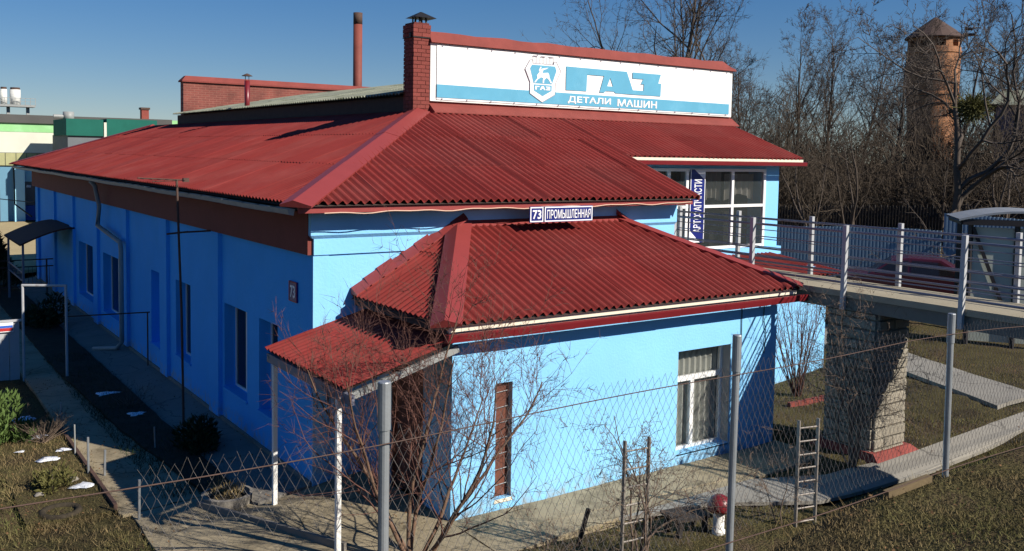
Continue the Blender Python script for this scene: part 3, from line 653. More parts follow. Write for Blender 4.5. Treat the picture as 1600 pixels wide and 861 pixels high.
sf = math.sqrt(1 + kf * kf); s2 = math.sqrt(1 + kl * kl); rr = 1.86 / 2.7
sheets(ar, (0, ye, EA), (1, 0, 0), (0, 1, kf), xa0, xa1, (xa0 + .04, rr / sf), (xa1 - .04, -rr / sf), 2.66 * sf, 1.5, M['roof'], phase=.03)
sheets(ar, (xa0, 0, EA), (0, 1, 0), (1, 0, kl), ye, 2.39, (ye + .03, 1 / rr / s2), (2.39, 0), 1.80 * s2, 1.35, M['roof'])
sheets(ar, (xa1, 0, EA), (0, 1, 0), (-1, 0, kl), ye, 2.39, (ye + .03, 1 / rr / s2), (2.39, 0), 1.80 * s2, 1.35, M['roof'])
nF = (0, -kf, 1); nL = (-kl, 0, 1); nR = (kl, 0, 1)
hipcap(ar, (xa0, ye, EA + .01), (T1[0], 2.4, EA + 1.06), nF, nL, .21, .19, .04)
hipcap(ar, (xa1, ye, EA + .01), (T2[0], 2.4, EA + 1.06), nF, nR, .13, .16, .04)
mb = MB()   # flashing along the wall of the main building
mb.hexa([(T1[0] - .05, 2.24, EA + .985), (T2[0] + .05, 2.24, EA + .985), (T2[0] + .05, 2.38, EA + 1.0), (T1[0] - .05, 2.38, EA + 1.0), (T1[0] - .05, 2.24, EA + 1.01), (T2[0] + .05, 2.24, EA + 1.01), (T2[0] + .05, 2.385, EA + 1.15), (T1[0] - .05, 2.385, EA + 1.15)])
for (xa, xb) in ((xa0 - .02, T1[0]), (xa1 + .02, T2[0])):
    n_ = 9
    for i in range(n_):
        t0 = i / n_; t1 = (i + 1) / n_ + .02; X0 = xa + (xb - xa) * t0; X1 = xa + (xb - xa) * t1; Z0 = EA + 1.05 * t0 + .03; Z1 = EA + 1.05 * t1 + .03; hh = .10 + .02 * ((i * 7) % 3)
        mb.hexa([(X0, 2.18, Z0), (X0, 2.375, Z0), (X1, 2.375, Z1), (X1, 2.18, Z1), (X0, 2.18, Z0 + .018), (X0, 2.378, Z0 + hh), (X1, 2.378, Z1 + hh), (X1, 2.18, Z1 + .018)])
mb.build("wall_flashing", M['cap'], ar)
mb = MB(); mb.box(xa0 + .08, xa1 - .10, ye + .045, ye + .07, EA - .115, EA - .02); mb.build("eave_board", M['cream'], A)
mb = MB(); mb.box(xa0 + .08, xa1 - .1, ye + .07, .02, EA - .10, EA - .075); mb.box(xa0 + .07, .02, ye + .10, 2.38, EA - .10, EA - .075); mb.build("soffit", M['soffit'], A)
mb = MB(); mb.box(xa0 + .05, xa0 + .07, ye + .07, 2.38, EA - .14, EA - .04); mb.build("side_eave_board", M['soffit'], A)
zz = EA - .235
for i in range(7):
    x0 = xa0 + .02 + (xa1 - xa0 + .06) * i / 7; x1 = xa0 + .02 + (xa1 - xa0 + .06) * (i + 1) / 7 + .03; o = .003 * (i % 2)
    mb = MB(); mb.add([(x0, ye + .04, zz + .10), (x1, ye + .04, zz + .10), (x1, ye - .055 - o, zz + .11), (x0, ye - .055 - o, zz + .11), (x0, ye - .055 - o, zz + .085), (x1, ye - .055 - o, zz + .085), (x1, ye - .035 - o, zz - o), (x0, ye - .035 - o, zz - o), (x0, ye + .04, zz - .005), (x1, ye + .04, zz - .005)],
                        [(3, 2, 1, 0), (4, 5, 2, 3), (7, 6, 5, 4), (8, 9, 6, 7), (0, 8, 7, 4, 3), (1, 2, 5, 6, 9)]); mb.build("gutter_length", M['gutter'], A)
# annex window
fr = MB(); wyy = .17; a0, a1, z0, z1 = 4.13, 5.33, .19, 1.84; tb = 1.30; t = .055
fr.box(a0, a0 + t, wyy, wyy + .06, z0, z1); fr.box(a1 - t, a1, wyy, wyy + .06, z0, z1)
for z in (z0, tb, z1 - t): fr.box(a0 + t, a1 - t, wyy - .003, wyy + .057, z, z + (.085 if z == tb else t))
fr.box(4.61, 4.67, wyy - .006, wyy + .054, z0 + t, tb); fr.box(4.585, 4.61, wyy - .012, wyy + .05, z0 + t, tb)
wn = fr.build("window", M['winframe'], A)
for q in ((a0 + t, 4.585, z0 + t, tb), (4.67, a1 - t, z0 + t, tb), (a0 + t, a1 - t, tb + .085, z1 - t)): box("pane", q[0], q[1], wyy + .02, wyy + .03, q[2], q[3], M['glass'], wn)
mb = MB(); cloth(mb, a0 + .03, a1 - .02, z0, z1, .275, .022, 9); mb.build("blind", M['curtain'], wn)
mb = MB(); mb.box(a0 + .002, a1 - .002, .0, .17, z0 - .02, z0 + .006); mb.build("sill", M['blue'], wn)
mb = MB()
mb.box(a0 - .2, a1 + .4, .9, .92, .1, 2); mb.build("inner_lining", M['room'], A)
mb = MB(); mb.box(a1 - .004, a1 + .02, .004, .168, z0 + .02, z1 - .004); mb.build("window_reveal", M['greyrev'], A)
# narrow slot with bars
mb = MB(); mb.box(.70, .97, .09, .12, .18, 1.78); sl_ = mb.build("slot_board", M['doorbrown'], A)
mb = MB(); mb.box(.966, .99, .004, .20, .19, 1.776); mb.build("slot_reveal", M['greyrev'], sl_)
mb = MB()
for k in range(7): mb.tube([(.70, .07, .34 + k * .215), (.97, .07, .36 + k * .215)], .006, 6)
mb.build("slot_bars", M['galv'], sl_)
mb = MB(); mb.hexa([(.68, -.02, .13), (.99, -.02, .13), (.99, .2, .13), (.68, .2, .13), (.70, -.01, .17), (.98, -.01, .17), (.97, .2, .19), (.70, .2, .19)]); mb.build("slot_sill", M['cream'], sl_)
# thin conduit from gutter
mb = MB(); mb.tube([(5.55, -.015, 2.5), (5.56, -.015, 1.9), (5.55, -.015, 1.2)], .008, 5); mb.tube([(6.1, -.02, 2.5), (6.09, -.02, 2.2), (6.16, -.02, 1.95), (6.13, -.02, 1.6)], .008, 5); mb.build("wall_cable", M['darkcable'], A)

# ------------------------------------------------------------------ entrance canopy
Pc = thing("entrance_canopy", "red corrugated canopy on white posts over the annex entrance", "canopy", (-1.2, 1.1, -.1))
kc = .275; xc = -1.62; zc0 = 2.07
mb = MB(); mb.add([(xc + .02, -.20, zc0 - .035), (-.01, -.20, zc0 + kc * 1.61 - .035), (-.01, 2.36, zc0 + kc * 1.61 - .035), (xc + .02, 2.36, zc0 - .035)], [(0, 1, 2, 3)])
cr = mb.build("canopy_roof", M['soffit'], Pc)
sheets(cr, (xc, 0, zc0), (0, 1, 0), (1, 0, kc), -.22, 2.38, (-.22, 0), (2.38, 0), 1.6 * math.sqrt(1 + kc * kc), 1.7, M['roof'], amp=.018)
mb = MB(); mb.bar((-1.585, -.35, 1.95), (-1.585, 2.36, 1.95), .06, .12); mb.build("beam", M['rail'], Pc)
for q in ((-1.66, -.17, 1.91), (-1.62, 2.3, 1.94)): mb = MB(); mb.bar(q, (-.02, q[1], 2.37), .04, .09); mb.build("rafter", M['greygut'], Pc)
for y in (0.03, 2.13):
    mb = MB(); mb.box(-1.615, -1.555, y - .03, y + .03, hz(-1.58, y) - .1, 1.885); mb.build("post", M['white'], Pc)

# ------------------------------------------------------------------ signs
S = thing("roof_banner", "wide white and cyan banner with ГАЗ and ДЕТАЛИ МАШИН above the red roof", "sign", (7.6, 6.2, 5.9))
box("backing_panel", 3.20, 12.10, 6.195, 6.25, 5.91, 7.07, M['white'], S)
bn = MB(); nx_, nz_ = 60, 4; zt, zb = 7.035, 5.945
for i in range(nx_ + 1):
    for j in range(nz_ + 1):
        x = 3.34 + (11.98 - 3.34) * i / nx_; z = zb + (zt - zb) * j / nz_
        bn.v.append((x, 6.178 - .004 * math.sin(i * .8) * math.sin(j * .9) * 1.0, z + (-.006 * math.sin(math.pi * i / nx_ * 9) if j in (0, nz_) else 0)))
for i in range(nx_):
    for j in range(nz_): a = i * (nz_ + 1) + j; bn.f.append((a, a + nz_ + 1, a + nz_ + 2, a + 1)); bn.mi.append(0)
bn.build("banner_sheet", M['banwhite'], S, smooth=True)
mb = MB(); mb.polyY([[(3.34, 5.985), (11.98, 5.975), (11.98, 6.235), (3.34, 6.25)]], 6.171, .003); mb.build("cyan_band", M['bancyan'], S)
GAZ = [(6.659, 6.834), (8.459, 6.83), (8.66, 6.413), (9.001, 6.415), (9.007, 6.566), (8.909, 6.565), (8.981, 6.687), (8.645, 6.686), (8.64, 6.828), (9.555, 6.831), (9.475, 6.616), (9.57, 6.616), (9.56, 6.311), (8.12, 6.311), (8.075, 6.348), (7.826, 6.348), (7.778, 6.308), (7.64, 6.308), (7.763, 6.687), (7.264, 6.687), (7.25, 6.312), (6.66, 6.309)]
mb = MB(); mb.polyY([GAZ, [(7.953, 6.655), (8.041, 6.463), (7.866, 6.462)]], 6.168, .004); mb.build("large_lettering", M['bancyan'], S)
lettering("ДЕТАЛИ", 6.72, 7.985, 6.02, 6.185, 6.164, M['banwhite'], S, .022); lettering("МАШИН", 8.19, 9.445, 6.02, 6.185, 6.164, M['banwhite'], S, .022)
mb = MB(); outer = [(5.53, 6.706), (5.661, 6.91), (5.723, 6.91), (5.732, 6.84), (6.301, 6.84), (6.305, 6.905), (6.369, 6.905), (6.503, 6.708), (6.355, 6.43), (6.348, 6.19), (6.0, 6.009), (5.662, 6.19), (5.664, 6.437)]
em = MB(); em.polyY([outer], 6.164, .003); emb = em.build("emblem", M['banwhite'], S)
ln = MB()
for i in range(len(outer)):
    a, b_ = outer[i], outer[(i + 1) % len(outer)]; ln.bar((a[0], 6.158, a[1]), (b_[0], 6.158, b_[1]), .004, .014)
for k in range(7):
    x = 5.735 + k * .093; ln.bar((x, 6.158, 6.85), (x, 6.158, 7.0), .004, .011)
for k in range(3): x = 5.735 + k * .21; ln.bar((x, 6.157, 7.0), (x + .13, 6.157, 7.0), .004, .018)
ln.build("emblem_outline", M['grey'], emb)
mb = MB(); mb.polyY([[(5.707, 6.806), (6.337, 6.806), (6.379, 6.71), (6.259, 6.41), (5.755, 6.41), (5.657, 6.725)]], 6.160, .003); mb.polyY([[(5.764, 6.385), (6.254, 6.385), (6.252, 6.265), (6.01, 6.141), (5.773, 6.25)]], 6.160, .003); mb.build("emblem_field", M['bancyan'], emb)
deer = [(5.941, 6.785), (5.96, 6.755), (5.935, 6.732), (5.95, 6.72), (5.981, 6.736), (6.152, 6.768), (6.087, 6.729), (6.014, 6.711), (5.984, 6.639), (6.141, 6.657), (6.174, 6.613), (6.184, 6.551), (6.259, 6.434), (6.221, 6.432), (6.145, 6.528), (6.091, 6.541), (6.040, 6.49), (6.035, 6.425), (6.0, 6.423), (6.003, 6.498), (6.018, 6.537), (5.939, 6.547), (5.914, 6.518), (5.888, 6.521), (5.807, 6.429), (5.768, 6.427), (5.856, 6.527), (5.842, 6.588), (5.885, 6.632), (5.918, 6.68), (5.891, 6.682), (5.898, 6.716)]
mb = MB(); mb.polyY([deer], 6.156, .003); mb.polyY([[(5.80, 6.355), (5.80, 6.275), (5.845, 6.275), (5.845, 6.335), (5.915, 6.335), (5.915, 6.355)]], 6.156, .003)
mb.polyY([[(5.925, 6.275), (5.975, 6.355), (6.03, 6.355), (6.08, 6.275), (6.04, 6.275), (6.025, 6.30), (5.98, 6.30), (5.965, 6.275)]], 6.156, .003)
mb.polyY([[(6.09, 6.355), (6.21, 6.355), (6.21, 6.275), (6.09, 6.275), (6.09, 6.295), (6.16, 6.295), (6.16, 6.308), (6.11, 6.308), (6.11, 6.322), (6.16, 6.322), (6.16, 6.335), (6.09, 6.335)]], 6.156, .003)
mb.build("emblem_figure", M['banwhite'], emb)
mb = MB()
for i in range(15):
    for z in (7.02, 5.96): x = 3.45 + i * .6; mb.box(x, x + .03, 6.165, 6.172, z - .012, z + .012)
mb.build("eyelets", M['grey'], S)
# street plates under the eave
def plate(nm, label, x0, x1, z0, z1, y, txt, bold):
    t_ = thing(nm, label, "sign", ((x0 + x1) / 2, y, z0))
    box("plate", x0, x1, y, y + .02, z0, z1, M['signblue'], t_)
    b = MB(); w_ = .018
    b.box(x0 + .008, x1 - .008, y - .004, y, z1 - .008 - w_, z1 - .008); b.box(x0 + .008, x1 - .008, y - .004, y, z0 + .008, z0 + .008 + w_)
    b.box(x0 + .008, x0 + .008 + w_, y - .005, y, z0 + .008, z1 - .008); b.box(x1 - .008 - w_, x1 - .008, y - .005, y, z0 + .008, z1 - .008); b.build("border", M['signwhite'], t_)
    lettering(txt, x0 + .055, x1 - .05, z0 + .055, z1 - .055, y - .003, M['signwhite'], t_, bold)
    return t_
plate("house_number_plate", "blue 73 number plate under the front eave left of the street plate", 2.525, 2.80, 3.775, 4.032, 1.80, "73", .02)
plate("street_name_plate", "long blue ПРОМЫШЛЕННАЯ street plate under the front eave", 2.815, 3.835, 3.775, 4.032, 1.80, "ПРОМЫШЛЕННАЯ", .008)
t_ = thing("wall_number_plate", "small dark 73 plate on the shaded blue side wall", "sign", (XW, 3.1, 2.55))
box("plate", XW - .025, XW, 2.95, 3.26, 2.58, 2.89, M['signblue'], t_)
lettering("73", 3.20, 3.01, 2.64, 2.83, XW - .026, M['signwhite'], t_, .02, axis='X')
mb = MB()
for y in (2.955, 3.245): mb.box(XW - .03, XW - .026, y, y + .012, 2.585, 2.885)
for z in (2.585, 2.873): mb.box(XW - .031, XW - .026, 2.967, 3.245, z, z + .012)
mb.build("border", M['flagred'], t_)
V = thing("vertical_banner", "dark blue vertical АВТОЗАПЧАСТИ banner on the shop window", "sign", (8.9, 4.24, 3.0))
box("banner_sheet", 8.68, 9.14, 4.245, 4.262, 2.98, 4.60, M['signblue'], V)
mb = MB(); mb.polyY([[(9.14, 4.60), (8.80, 4.60), (9.14, 4.36)]], 4.243, .003); mb.polyY([[(8.68, 2.98), (9.02, 2.98), (8.68, 3.26)]], 4.243, .003)
for x in (8.68, 9.122): mb.box(x, x + .018, 4.238, 4.2425, 2.98, 4.60)
mb.build("white_corner", M['signwhite'], V)
lettering("АВТОЗАПЧАСТИ", 8.80, 9.04, 3.20, 4.38, 4.243, M['signwhite'], V, .012, rotccw=True)
# cable along the eave
mb = MB(); pts = []
for i in range(60):
    x = -.95 + (6.3 + .95) * i / 59; pts.append((x, 1.915, 4.0 + .010 * math.sin(x * 4.4) + .008 * math.sin(x * 9 + 1) + .03 * (x - 0) / 6))
mb.tube(pts, .009, 5); mb.build("eave_cable", M['pinkcable'], B)

# ------------------------------------------------------------------ footbridge
Fb = thing("footbridge", "grey concrete footbridge with pale steel railings leading to the shop", "footbridge", (7.5, -1, 0))
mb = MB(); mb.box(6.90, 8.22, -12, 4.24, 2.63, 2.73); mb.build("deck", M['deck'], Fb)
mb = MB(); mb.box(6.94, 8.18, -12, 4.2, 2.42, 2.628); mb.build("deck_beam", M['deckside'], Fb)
pr = MB(); pr.box(7.03, 7.87, -1.52, -.63, -.15, 2.42); pier = pr.build("pier", M['stonejoint'], Fb)
sb = MB(); e = .5; b_ = .46
vs = [(-e, -e, -e), (e, -e, -e), (e, e, -e), (-e, e, -e), (-e, -e, e), (e, -e, e), (e, e, e), (-e, e, e)]
sb.add([(-.5, -.42, -.45), (.5, -.44, -.44), (.5, .5, -.5), (-.5, .5, -.5), (-.5, -.43, .44), (.5, -.42, .45), (.5, .5, .5), (-.5, .5, .5), (-.42, -.52, -.40), (.43, -.5, -.38), (.42, -.53, .38), (-.44, -.5, .40)],
       [(0, 1, 9, 8), (1, 5, 10, 9), (5, 4, 11, 10), (4, 0, 8, 11), (8, 9, 10, 11), (1, 2, 6, 5), (3, 0, 4, 7), (4, 5, 6, 7), (0, 3, 2, 1), (2, 3, 7, 6)])
sbm = sb.mesh("stone_block", M['stone'])
zz = .0; rowi = 0
while zz < 2.38:
    hh = rnd.uniform(.16, .21); hh = min(hh, 2.415 - zz)
    for face in range(4):
        L = .84 if face in (0, 2) else .89
        cuts = [0]; 
        while cuts[-1] < L - .28: cuts.append(cuts[-1] + rnd.uniform(.2, .4))
        cuts[-1] = L if len(cuts) > 1 else L
        if cuts[-1] != L: cuts.append(L)
        for q in range(len(cuts) - 1):
            m_ = (cuts[q] + cuts[q + 1]) / 2; wl = cuts[q + 1] - cuts[q] - .014; dp = .05 + rnd.uniform(0, .022)
            if face == 0: lc = (7.03 + m_, -1.52, zz + hh / 2); rz = 0
            elif face == 1: lc = (7.87, -1.52 + m_, zz + hh / 2); rz = math.pi / 2
            elif face == 2: lc = (7.87 - m_, -.63, zz + hh / 2); rz = math.pi
            else: lc = (7.03, -.63 - m_, zz + hh / 2); rz = -math.pi / 2
            link(sbm, "stone_block", pier, loc=lc, rot=(rnd.uniform(-.02, .02), 0, rz + rnd.uniform(-.02, .02)), scale=(wl, dp * 1.6, hh - .014))
    zz += hh; rowi += 1
mb = MB(); mb.hexa([(6.7, -2.0, -.1), (8.35, -1.8, -.1), (8.2, -.4, -.1), (6.8, -.4, -.1), (6.93, -1.62, .17), (7.97, -1.62, .17), (7.97, -.5, .17), (6.93, -.5, .17)]); mb.build("pier_base", M['redwall'], Fb)
pm = MB(); pm.box(-.035, .035, -.035, .035, 0, 1.38); pme = pm.mesh("post", M['railp'])
for xs, ys in ((6.875, (2.9, .94, -.98, -2.97, -4.95, -6.9, -8.9)), (8.245, (4.1, 2.47, .70, -1.09, -3.08, -5.0, -6.9, -8.9))):
    for y in ys: link(pme, "post", Fb, loc=(xs, y, 2.43), rot=(rnd.uniform(-.006, .006), rnd.uniform(-.006, .006), 0))
    xi = xs + (.055 if xs < 7.5 else -.055)
    for z, r_ in ((3.70, .021), (3.48, .009), (3.30, .009), (3.12, .017), (2.98, .009), (2.86, .019)):
        mb = MB(); mb.tube([(xi, -12, z), (xi, 4.15 if xs > 7.5 else 3.0, z)], r_, 8); mb.build("rail", M['rail'], Fb, smooth=True)

# ------------------------------------------------------------------ chain-link fence in front
Fc = thing("chain_link_fence", "diamond mesh wire fence with grey pipe posts in the foreground", "fence", (-2, -6.3, 2.4))
yf = -6.3
for x, zt_, wob in ((-4.25, 3.795, .0), (-1.80, 3.775, .01), (.66, 3.70, -.03)):
    zg = hz(x, yf) - .4
    rp = .026 if x < -3 else .0235
    mb = MB(); mb.tube([(x - wob, yf, zg), (x, yf, zt_ - .21)], rp, 14); p_ = mb.build("post", M['galv'], Fc, smooth=False)
    mb = MB(); mb.tube([(x, yf, zt_ - .23), (x, yf, zt_ - .005), (x, yf, zt_)], [rp + .0055, rp + .0055, rp + .002], 14); mb.build("post_cap", M['galv'], p_)
wz = lambda x: 3.535 + .012 * math.sin(x * 1.7) + .02 * math.sin(x * .6 + 1) - .03 * max(0, x - 0) 
mb = MB(); mb.tube([(x, yf - .034, wz(x)) for x in np.arange(-6.2, 4.6, .1)], .0032, 5); mb.build("top_wire", M['rust'], Fc)
mb = MB(); mb.tube([(x, yf - .03, 2.46 + .01 * math.sin(x * 2)) for x in np.arange(-6.2, 4.6, .15)], .004, 5); mb.build("bottom_wire", M['rust'], Fc)
mesh_w = .052; mh = .098; mb = MB(); x0 = -5.35; nW = int((4.4 - x0) / (mesh_w / 2)); rgm = random.Random(4)
def wob(x, z): return (.010 * math.sin(x * 3.1 + z * 4) + .006 * math.sin(x * 7 - z * 3), .02 * math.sin(x * 2.2 + z * 2.5), .010 * math.sin(x * 2.7 + z))
for k in range(nW):
    pts = []; jx = rgm.uniform(-.003, .003); topj = rgm.uniform(-.012, .02)
    nJ = 23
    for j in range(nJ):
        x = x0 + (k + ((j + k) % 2)) * mesh_w / 2 + jx; xx = x
        z = wz(xx) + .05 - j * mh / 2 + (topj if j == 0 else 0)
        ax = .55 if xx < -4.4 else 1.0
        if z < 2.44 or (xx < -4.3 and j > 6 + int(3 * math.sin(k * .37) ** 2)): break
        w_ = wob(xx, z); pts.append((xx + w_[0], yf + .036 + w_[1] * .4 + (.003 if j % 2 else -.003), z + w_[2]))
    if len(pts) > 2: mb.tube(pts, .0007 if pts[0][0] < -4.3 else .00115, 3, cap=False)
mb.build("wire_mesh", M['wire'], Fc, kind='stuff')
mb = MB(); mb.bar((-.15, yf - .02, 2.43), (.42, yf - .02, 2.445), .05, .05); mb.build("edge_board", M['fencedge'], Fc)

# ------------------------------------------------------------------ branching plants
def grow(rng, segs, p, d, L, r, lvl, P):
    n = max(3, int(L / P['step'][lvl])); st = L / n; nchild = P['kids'][lvl] if lvl < len(P['kids']) else 0
    at = sorted(rng.uniform(P['from'][lvl], .98) for _ in range(nchild)) if nchild else []
    ai = 0; p = np.array(p, float); d = np.array(d, float); rt_ = r * P['taper']
    for i in range(n):
        d = d + rng.normal(0, P['wob'][lvl], 3) + np.array([0, 0, P['up'][lvl]]); d /= np.linalg.norm(d)
        q = p + d * st; r0 = r + (rt_ - r) * i / n; r1 = r + (rt_ - r) * (i + 1) / n
        segs.append((p, q, r0, r1, lvl))
        while ai < len(at) and at[ai] <= (i + 1) / n:
            t = rng.uniform(0, 6.283); o = np.cross(d, [math.cos(t), math.sin(t), .31]); o /= np.linalg.norm(o)
            an = rng.uniform(*P['ang'][lvl]); cd = d * math.cos(an) + o * math.sin(an)
            l2 = P['len'][lvl] * L * rng.uniform(.6, 1.15) * (1.15 - .6 * at[ai] if lvl == 0 else 1 - .35 * at[ai])
            grow(rng, segs, q, cd, l2, max(P['rmin'], r1 * P['rk'][lvl]), lvl + 1, P); ai += 1
        p = q
def segmesh(name, segs, m, n=3):
    A_ = np.array([s[0] for s in segs]); B_ = np.array([s[1] for s in segs]); ra = np.array([s[2] for s in segs])[:, None]; rb = np.array([s[3] for s in segs])[:, None]
    D = B_ - A_; D /= np.maximum(np.linalg.norm(D, axis=1, keepdims=True), 1e-9)
    ref = np.where(np.abs(D[:, 2:3]) > .9, np.array([[1., 0, 0]]), np.array([[0, 0, 1.]]))
    U = np.cross(D, ref); U /= np.linalg.norm(U, axis=1, keepdims=True); W = np.cross(D, U)
    vs = []
    for base, rr_ in ((A_ - D * ra * .3, ra), (B_ + D * rb * .3, rb)):
        for k in range(n):
            t = 6.28318 * k / n; vs.append(base + (U * math.cos(t) + W * math.sin(t)) * rr_)
    V_ = np.stack(vs, 1).reshape(-1, 3); S_ = len(segs); o = (np.arange(S_) * 2 * n)[:, None]
    F_ = np.concatenate([o + np.array([[k, (k + 1) % n, n + (k + 1) % n, n + k]]) for k in range(n)], 0)
    me = bpy.data.meshes.new(name); me.vertices.add(len(V_)); me.vertices.foreach_set("co", V_.ravel())
    me.loops.add(F_.size); me.loops.foreach_set("vertex_index", F_.ravel().astype(np.int32)); me.polygons.add(len(F_)); me.polygons.foreach_set("loop_start", np.arange(0, F_.size, 4, dtype=np.int32))
    me.polygons.foreach_set("use_smooth", np.ones(len(F_), bool))
    me.materials.append(m); me.update(calc_edges=True); me.validate(); return me
def tree(name, label, cat, loc, P, L, r, seed, mt, mc, group=None, d0=(0, 0, 1), trunk_lvls=(0,), nstem=1, spread=.0):
    rng = np.random.RandomState(seed); segs = []
    for s in range(nstem):
        d = np.array(d0, float) + (rng.normal(0, spread, 3) * [1, 1, .3] if nstem > 1 or spread else 0)
        grow(rng, segs, (rng.normal(0, .04, 3) * [1, 1, 0] if nstem > 1 else (0, 0, 0)), d / np.linalg.norm(d), L * (rng.uniform(.75, 1.1) if nstem > 1 else 1), r, 0, P)
    t_ = thing(name, label, cat, loc, group)
    tr = [s for s in segs if s[4] in trunk_lvls]; cr_ = [s for s in segs if s[4] not in trunk_lvls]
    for nm, sg, m_, n_ in (("trunk", tr, mt, 6), ("crown", cr_, mc, 3)):
        if not sg: continue
        o = link(segmesh(nm, sg, m_, n_), nm); o.parent = t_
    return t_

TP = dict(step=(.8, .5, .4, .35, .3), kids=(16, 10, 8, 6), wob=(.06, .13, .17, .2, .2), up=(.02, .07, .06, .04, .02), len=(.52, .5, .48, .5), rk=(.55, .55, .55, .6), ang=((.4, .95), (.35, .9), (.35, .95), (.3, .9)), taper=.22, rmin=.008)
TP['from'] = (.25, .12, .1, .1)
BIG = dict(TP); BIG['kids'] = (14, 12, 9, 7); BIG['up'] = (.02, .05, .04, .02, .0); BIG['len'] = (.75, .5, .46, .45)
UPR = dict(TP); UPR['ang'] = ((.35, .75), (.3, .75), (.35, .8), (.3, .9)); UPR['up'] = (.03, .08, .06, .03, .0); UPR['len'] = (.5, .46, .44, .45)
def gz(x, y): return hz(x, y) - .1
tree("bare_tree", "large bare tree rising behind the white banner", "tree", (27.65, 23.83, gz(27, 23)), BIG, 12.6, .27, 11, M['bark'], M['twigs'], "bare trees on the skyline")
base = tree("bare_tree", "tall bare tree at the left end of the treeline beside the banner", "tree", (36.8, 27.2, gz(36, 27)), TP, 9.2, .13, 21, M['bark'], M['twigs'], "bare trees on the skyline")
upr = tree("bare_tree", "slim upright bare tree left of the brick tower standing furthest left of its row", "tree", (39.6, 25.3, gz(39, 25)), UPR, 10.2, .13, 33, M['bark'], M['twigs'], "bare trees on the skyline")
upr2 = tree("bare_tree", "bare forked tree at the right edge beyond the mauve building", "tree", (52.0, 19.0, gz(52, 19)), UPR, 12.6, .17, 35, M['bark'], M['twigs'], "bare trees on the skyline")
copy_thing(upr2, (42.2, 25.2, gz(42, 25)), 1.3, "bare tree in the middle of the row between banner and tower", .82)
copy_thing(upr, (46.5, 26.1, gz(46, 26)), 2.2, "bare tree close to the left side of the brick tower", 1.0)
copy_thing(base, (40.9, 20.1, gz(40, 20)), 3.9, "bare tree standing in front of the left edge of the brick tower", 1.08)
copy_thing(upr, (49.0, 20.9, gz(49, 20)), .6, "bare tree just right of the brick tower", 1.06)
copy_thing(base, (45.0, 21.5, gz(45, 21)), 5.0, "lower bare tree below the middle of the brick tower", .80)
copy_thing(upr2, (55.5, 17.5, gz(55, 17)), 4.0, "bare tree rising behind the mauve building roof", .95)
copy_thing(base, (33.0, 23.2, gz(33, 23)), 1.1, "short bare tree at the right end of the banner", .74)
GN = dict(TP); GN['wob'] = (.13, .2, .24, .26, .2); GN['up'] = (.02, .02, .02, .0, 0); GN['kids'] = (8, 9, 8, 5); GN['len'] = (.85, .6, .45, .4); GN['rk'] = (.75, .62, .55, .6); GN['ang'] = ((.6, 1.25), (.5, 1.1), (.4, 1.1), (.4, 1)); GN['from'] = (.35, .15, .1, .1); GN['rmin'] = .011; GN['taper'] = .3; GN['step'] = (.7, .5, .35, .3, .3)
gt = tree("gnarled_tree", "dark gnarled tree with crooked limbs in front of the tower base", "tree", (25.2, 7.4, gz(25, 7)), GN, 7.4, .21, 12, M['bark'], M['twigs'], None, (-.12, .12, 1))
rngm = np.random.RandomState(5); sg = []
for i in range(1100):
    d = rngm.normal(0, 1, 3); d /= np.linalg.norm(d); a = d * rngm.uniform(.05, .45) * [1.2, 1.2, .8] + rngm.normal(0, .06, 3); b2 = a + (d + rngm.normal(0, .6, 3)) * rngm.uniform(.08, .2)
    sg.append((a, b2, .010, .014, 1))
link(segmesh("mistletoe", sg, M['mistle']), "mistletoe", None, label="round green mistletoe ball hanging in the gnarled tree", cat="mistletoe", loc=(25.35, 7.1, 6.75))
SP = dict(TP); SP['kids'] = (9, 6, 4); SP['rmin'] = .006; SP['step'] = (.4, .3, .25, .2); SP['len'] = (.5, .5, .5); SP['from'] = (.2, .1, .1)
sp = tree("sapling", "thin bare sapling left of the picket fence gap", "sapling", (27.5, 14.8, gz(27, 15)), SP, 5.6, .07, 51, M['bark'], M['twigsbr'], "saplings before the thicket", nstem=3, spread=.25)
for x, y, rz, sc, lb in ((30.5, 15.4, 2, 1.15, "thin bare sapling behind the middle of the tin fence"), (32.8, 12.2, 4, 1.0, "thin bare sapling right behind the raised tin panel"), (29.0, 19.5, 1, 1.1, "thin bare sapling by the right edge of the blue shop wing"), (33.6, 10.0, 5.2, 1.2, "thin bare sapling behind the glass shelter")):
    copy_thing(sp, (x, y, gz(x, y)), rz, lb, sc)
